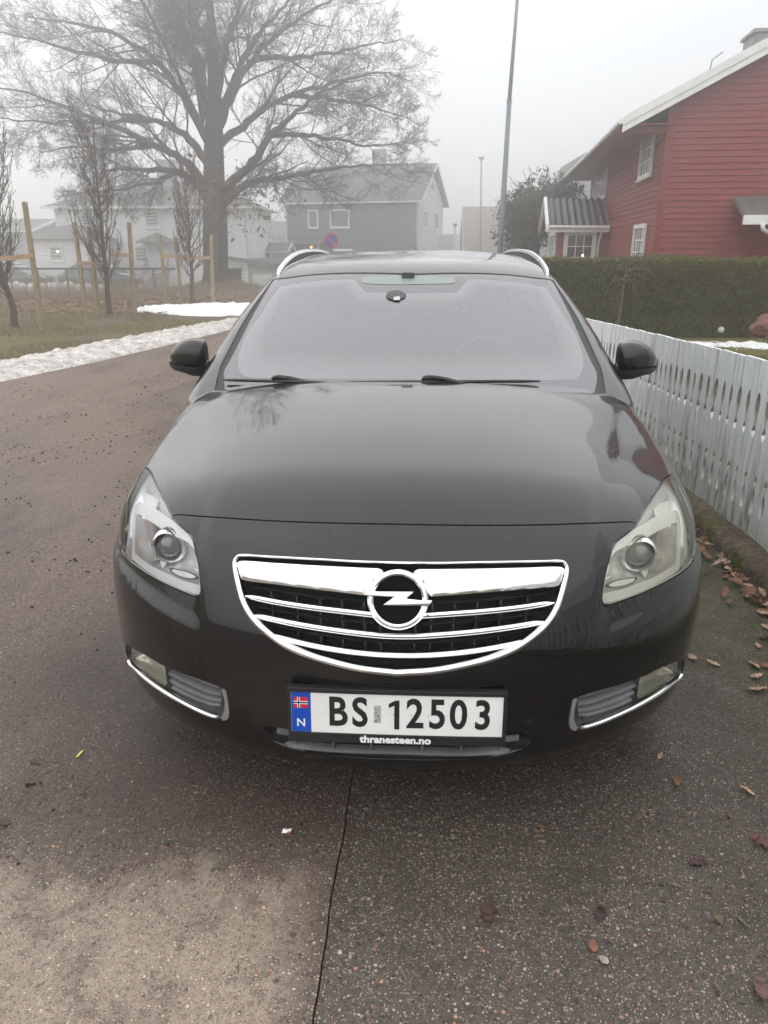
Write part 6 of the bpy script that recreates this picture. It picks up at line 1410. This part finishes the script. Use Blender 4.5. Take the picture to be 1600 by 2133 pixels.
ft=at(1502,689,14.2); b=rock('football',(ft[0],14.2,ft[2]+.02),(.06,.06,.06),varied('ball_white',(.4,.4,.4),.6,30,.3),'small pale ball lying at the foot of the hedge','ball',1.,3,.02)
# ------------------------------------------------------------------ fallen leaves and litter
def leaf_mesh(seed,kind,mat,size=1.):
    r=random.Random(seed)
    if kind=='oak': ol=[(0,0),(.10,.05),(.16,.16),(.10,.22),(.22,.30),(.26,.42),(.15,.46),(.26,.58),(.24,.70),(.13,.70),(.16,.84),(.08,.95),(0,1.0)]
    elif kind=='long': ol=[(0,0),(.06,.12),(.11,.3),(.12,.5),(.09,.72),(.04,.9),(0,1.0)]
    else: ol=[(0,0),(.16,.06),(.30,.2),(.36,.42),(.30,.62),(.16,.78),(.05,.92),(0,1.0)]
    pts=[(0,y) for x,y in ol]; Lf=[(-x*(1+r.uniform(-.15,.15)),y) for x,y in ol]; Rt=[(x*(1+r.uniform(-.15,.15)),y) for x,y in ol]; cu=r.uniform(.1,.7); be=r.uniform(-.5,.6); V=[];n=len(ol)
    for l in (Lf,pts,Rt):
        for x,y in l: V.append((x*size,(y-.5)*size,size*(cu*x*x*1.6+be*(y-.5)**2*.5+.02+.03*math.sin(9*y+seed)*abs(x)*3)))
    F=[]
    for i in range(n-1): F+=[(i,n+i,n+i+1,i+1),(n+i,2*n+i,2*n+i+1,n+i+1)]
    zmin=min(v[2] for v in V); V=[(a,b,c-zmin+.0015) for a,b,c in V]; b=len(V); V+=[(-.012*size,-.5*size,.004),(.012*size,-.5*size,.004),(.02*size,-.78*size,.006),(.0,-.78*size,.006)]; F.append((b,b+1,b+2,b+3))
    me=bpy.data.meshes.new('leaf'); me.from_pydata(V,[],F); me.update(); me.shade_smooth(); me.materials.append(mat); return me
def leafmat(name,c):
    def fn(g,b,o):
        v=g.obj(); n=g.noise(v,40,4,.6); rn=g.n('ObjectInfo').outputs['Random']
        cc=g.ramp(n,[(.3,tuple(x*.6 for x in c)),(.7,tuple(x*1.3 for x in c))]); g.l.new(g.mix(g.rf(rn,0,1,0,.4),cc,tuple(x*.5 for x in c)),b.inputs['Base Color']); setp(b,rough=.55,spec=.4); g.l.new(g.bump(g.noise(g.map(v,(60,200,60)),1,3),.4,.002),b.inputs['Normal'])
    return MN(name,fn)
TAN=leafmat('tan_leaf',(.44,.29,.20)); BRN=leafmat('brown_leaf',(.20,.085,.045)); WETL=leafmat('wet_dark_leaf',(.060,.030,.028)); OLV=leafmat('olive_leaf',(.14,.115,.06))
def leaf(px,py,size,kind,mat,label,group,rot=None,tilt=.2,seed=None):
    P=on_ground(px,py) if py>50 else np.array([px,py,0]); return leaf_xy(P[0],P[1],size,kind,mat,label,group,rot,tilt,seed)
def leaf_xy(x,y,size,kind,mat,label,group,rot=None,tilt=.2,seed=None,dz=0):
    s=RNG.randrange(10**6) if seed is None else seed; o=bpy.data.objects.new('fallen_leaf',leaf_mesh(s,kind,mat,size)); COL.objects.link(o); o.location=(x,y,float(G(x,y))+.002+dz)
    o.rotation_euler=(RNG.uniform(-tilt,tilt),RNG.uniform(-tilt,tilt),rot if rot is not None else RNG.uniform(0,6.28)); o.location.z+=tilt*size*.34; return tag(o,label,'leaf',group)
for a in [(1375,1577,.040,'oak',TAN,'small pale curled leaf lying alone just right of the bumper'),(1410,1630,.062,'oak',BRN,'bent orange-brown leaf with a raised end near the bumper corner'),(1555,1650,.055,'oak',TAN,'spiky tan leaf near the right edge of the driveway'),(1018,1905,.085,'oak',WETL,'largest dark wet leaf with long stem pressed flat on the asphalt'),(1250,1903,.062,'oak',WETL,'narrow dark wet leaf right of the largest wet leaf'),(1235,1972,.040,'oval',BRN,'small orange-brown leaf fragment touching the grey rounded leaf'),(1256,2002,.032,'oval',leafmat('grey_leaf',(.30,.24,.22)),'small rounded grey-pink leaf at bottom right centre'),(1410,1848,.042,'long',OLV,'thin olive leaf lying diagonally on the dark asphalt'),(1548,1925,.05,'long',OLV,'slim yellow-olive leaf near the right edge low down'),(1497,1920,.034,'oval',OLV,'small crumpled olive leaf beside the slim olive one'),(1590,1760,.085,'oak',leafmat('maroon_leaf',(.11,.045,.038)),'big maroon leaf cut by the right edge of the picture'),(1455,1798,.065,'oak',WETL,'ragged wet maroon leaf lying flat right of centre'),(1352,1693,.03,'long',BRN,'tiny orange sliver of leaf in front of the right fog lamp'),(1520,1702,.025,'oval',BRN,'tiny purple-brown leaf scrap near the right edge'),(1585,2065,.075,'oak',leafmat('mauve_leaf',(.16,.085,.075)),'broad mauve leaf in the lower right corner'),(1495,2062,.04,'long',OLV,'curved yellow-green leaf at the very bottom right'),(1128,1725,.02,'oval',BRN,'tiny brown crumb of leaf below the plate'),(350,1757,.03,'oval',leafmat('green_leaf',(.07,.085,.03)),'small round green leaf on the lane left of the joint'),(680,1722,.03,'long',leafmat('green_leaf',(.07,.085,.03)),'slim green leaf close to the joint line'),(75,1590,.06,'long',WETL,'long dark wet leaf on the lane at the left'),(8,1715,.05,'oval',WETL,'purple-brown leaf cut by the left edge'),(200,1745,.03,'long',BRN,'thin reddish leaf sliver on the lane at lower left'),(1298,1572,.05,'oak',WETL,'dull brown leaf half under the bumper edge'),(302,808,.10,'oval',leafmat('red_scrap',(.42,.13,.10)),'reddish scrap lying on the lane beside the car')]:
    flat=a[4] is WETL; leaf(a[0],a[1],a[2]*.82,a[3],a[4],a[5],None,tilt=.03 if flat else .25)
r5=random.Random(5)
for (px,py,mt,lb) in [(1485,1385,TAN,'curled tan leaf lying alone just right of the right fog lamp'),(1570,1388,TAN,'star-shaped tan leaf in the cluster near the right picture edge'),(1592,1390,BRN,'folded brown leaf cut by the right edge beside the star-shaped one'),(1440,1372,TAN,'small tan leaf close against the right bumper corner'),(1575,1412,TAN,'torn leaf piece just below the star-shaped leaf'),(1590,1330,BRN,'brown leaf at the right edge above the star-shaped one'),(1578,1348,TAN,'small tan leaf between the brown edge leaf and the star-shaped one'),(1592,1275,BRN,'rust brown leaf at the right edge where the moss begins'),(1598,1310,TAN,'tan leaf tip just entering at the right picture edge'),(1568,1240,TAN,'pale flat leaf beside the bright moss at the kerb foot'),(1572,1440,TAN,'small pale leaf scrap below the right edge cluster'),(1592,1438,TAN,'thin pale leaf scrap at the right edge below the cluster')]:
    leaf(px,py,r5.uniform(.045,.06),'oak',mt,lb,'loose oak leaves on the driveway',tilt=.3)
for k in range(64):
    y=1.38+abs(r5.gauss(0,.75)); x=1.61-abs(r5.gauss(0,.06)); leaf_xy(x,y,r5.uniform(.05,.072),'oak',r5.choice([TAN,TAN,BRN,BRN]),'brown oak leaf in the drift against the foot of the kerb','oak leaves drifted against the kerb',tilt=.5,dz=r5.random()*.02)
w=on_ground(597,1733); o=MB().add([(-.012,-.006,.002),(.010,-.009,.004),(.014,.004,.009),(.004,.010,.003),(-.010,.006,.006),(0,0,.008)],[(0,1,5),(1,2,5),(2,3,5),(3,4,5),(4,0,5)]).build('wrapper_scrap',MN('scrap_foil',lambda g,b,o:(g.l.new(g.ramp(g.noise(g.obj(),120,1),[(.48,(.75,.74,.74)),(.56,(.45,.10,.07))],'CONSTANT'),b.inputs['Base Color']),setp(b,rough=.4))),None); o.location=w; tag(o,'crumpled white and red wrapper scrap on the asphalt left of the joint','litter')
w=on_ground(165,1573); o=MB().obox((-.004,-.014,.002),(.007,.002,0),(.006,.026,.003),(0,0,.003)).build('yellow_scrap',M('lime_plastic',(.5,.55,.12),.4),None); o.location=w; tag(o,'thin lime yellow scrap on the lane at the left','litter')
# loose grit and clods on the lane, pebbles on the driveway
def grit(name,label,n,xa,xb,ya,yb,smin,smax,mat,seed,thr):
    r=np.random.default_rng(seed); x=xa+r.random(n*3)*(xb-xa); y=ya+r.random(n*3)**1.4*(yb-ya); w=np.array([MNZ.noise((a*1.1,b*1.1,seed))+.5*MNZ.noise((a*3.5,b*3.5,seed)) for a,b in zip(x,y)]); k=np.where(w+r.normal(0,.25,n*3)>thr)[0][:n]; x,y=x[k],y[k]; m=len(x)
    s=smin+(smax-smin)*r.random(m)**3; O=np.array([(1,0,0),(0,1,0),(-1,0,0),(0,-1,0),(0,0,.8),(0,0,-.8)],float); V=O[None]*s[:,None,None]*(.6+.8*r.random((m,6,1))); a=r.random(m)*6.28
    c,d=np.cos(a)[:,None],np.sin(a)[:,None]; V=np.stack([V[:,:,0]*c-V[:,:,1]*d,V[:,:,0]*d+V[:,:,1]*c,V[:,:,2]],2)+np.stack([x,y,G(x,y)+s*.25],1)[:,None]
    T=np.array([(0,1,4),(1,2,4),(2,3,4),(3,0,4),(1,0,5),(2,1,5),(3,2,5),(0,3,5)]); return tag(fmesh(name,V.reshape(-1,3),(T[None]+np.arange(m)[:,None,None]*6).reshape(-1,3),mat),label,'grit',kind='stuff')
grit('lane_dirt','dark crumbs of soil and grit strewn over the lane',7500,-5.2,-.95,-.9,9.,.0018,.010,varied('soil_crumb',(.035,.024,.018),.95,30,.4,coord='pos'),31,.12)
grit('lane_gravel','pale gravel chips scattered over the lane',2600,-5.,-.3,-1.0,5.,.0015,.006,varied('gravel_chip',(.30,.24,.20),.8,300,.7,coord='pos'),32,-.2)
grit('driveway_gravel','pale loose chips scattered over the driveway',1300,-.1,1.5,-1.0,1.6,.0012,.0045,MATS['gravel_chip'],33,-.2)
# ------------------------------------------------------------------ fog
hzm=bpy.data.materials.new('fog_air'); hzm.use_nodes=True; t=hzm.node_tree; t.nodes.clear(); pv=t.nodes.new('ShaderNodeVolumePrincipled'); oo=t.nodes.new('ShaderNodeOutputMaterial'); pv.inputs['Color'].default_value=(.97,.975,.98,1); pv.inputs['Density'].default_value=.0122; pv.inputs['Anisotropy'].default_value=.82; t.links.new(pv.outputs[0],oo.inputs['Volume'])
o=MB().box((-330,-130,-4),(330,430,24)).build('haze',hzm,None); tag(o,'thin winter fog filling the whole street','fog',kind='stuff')
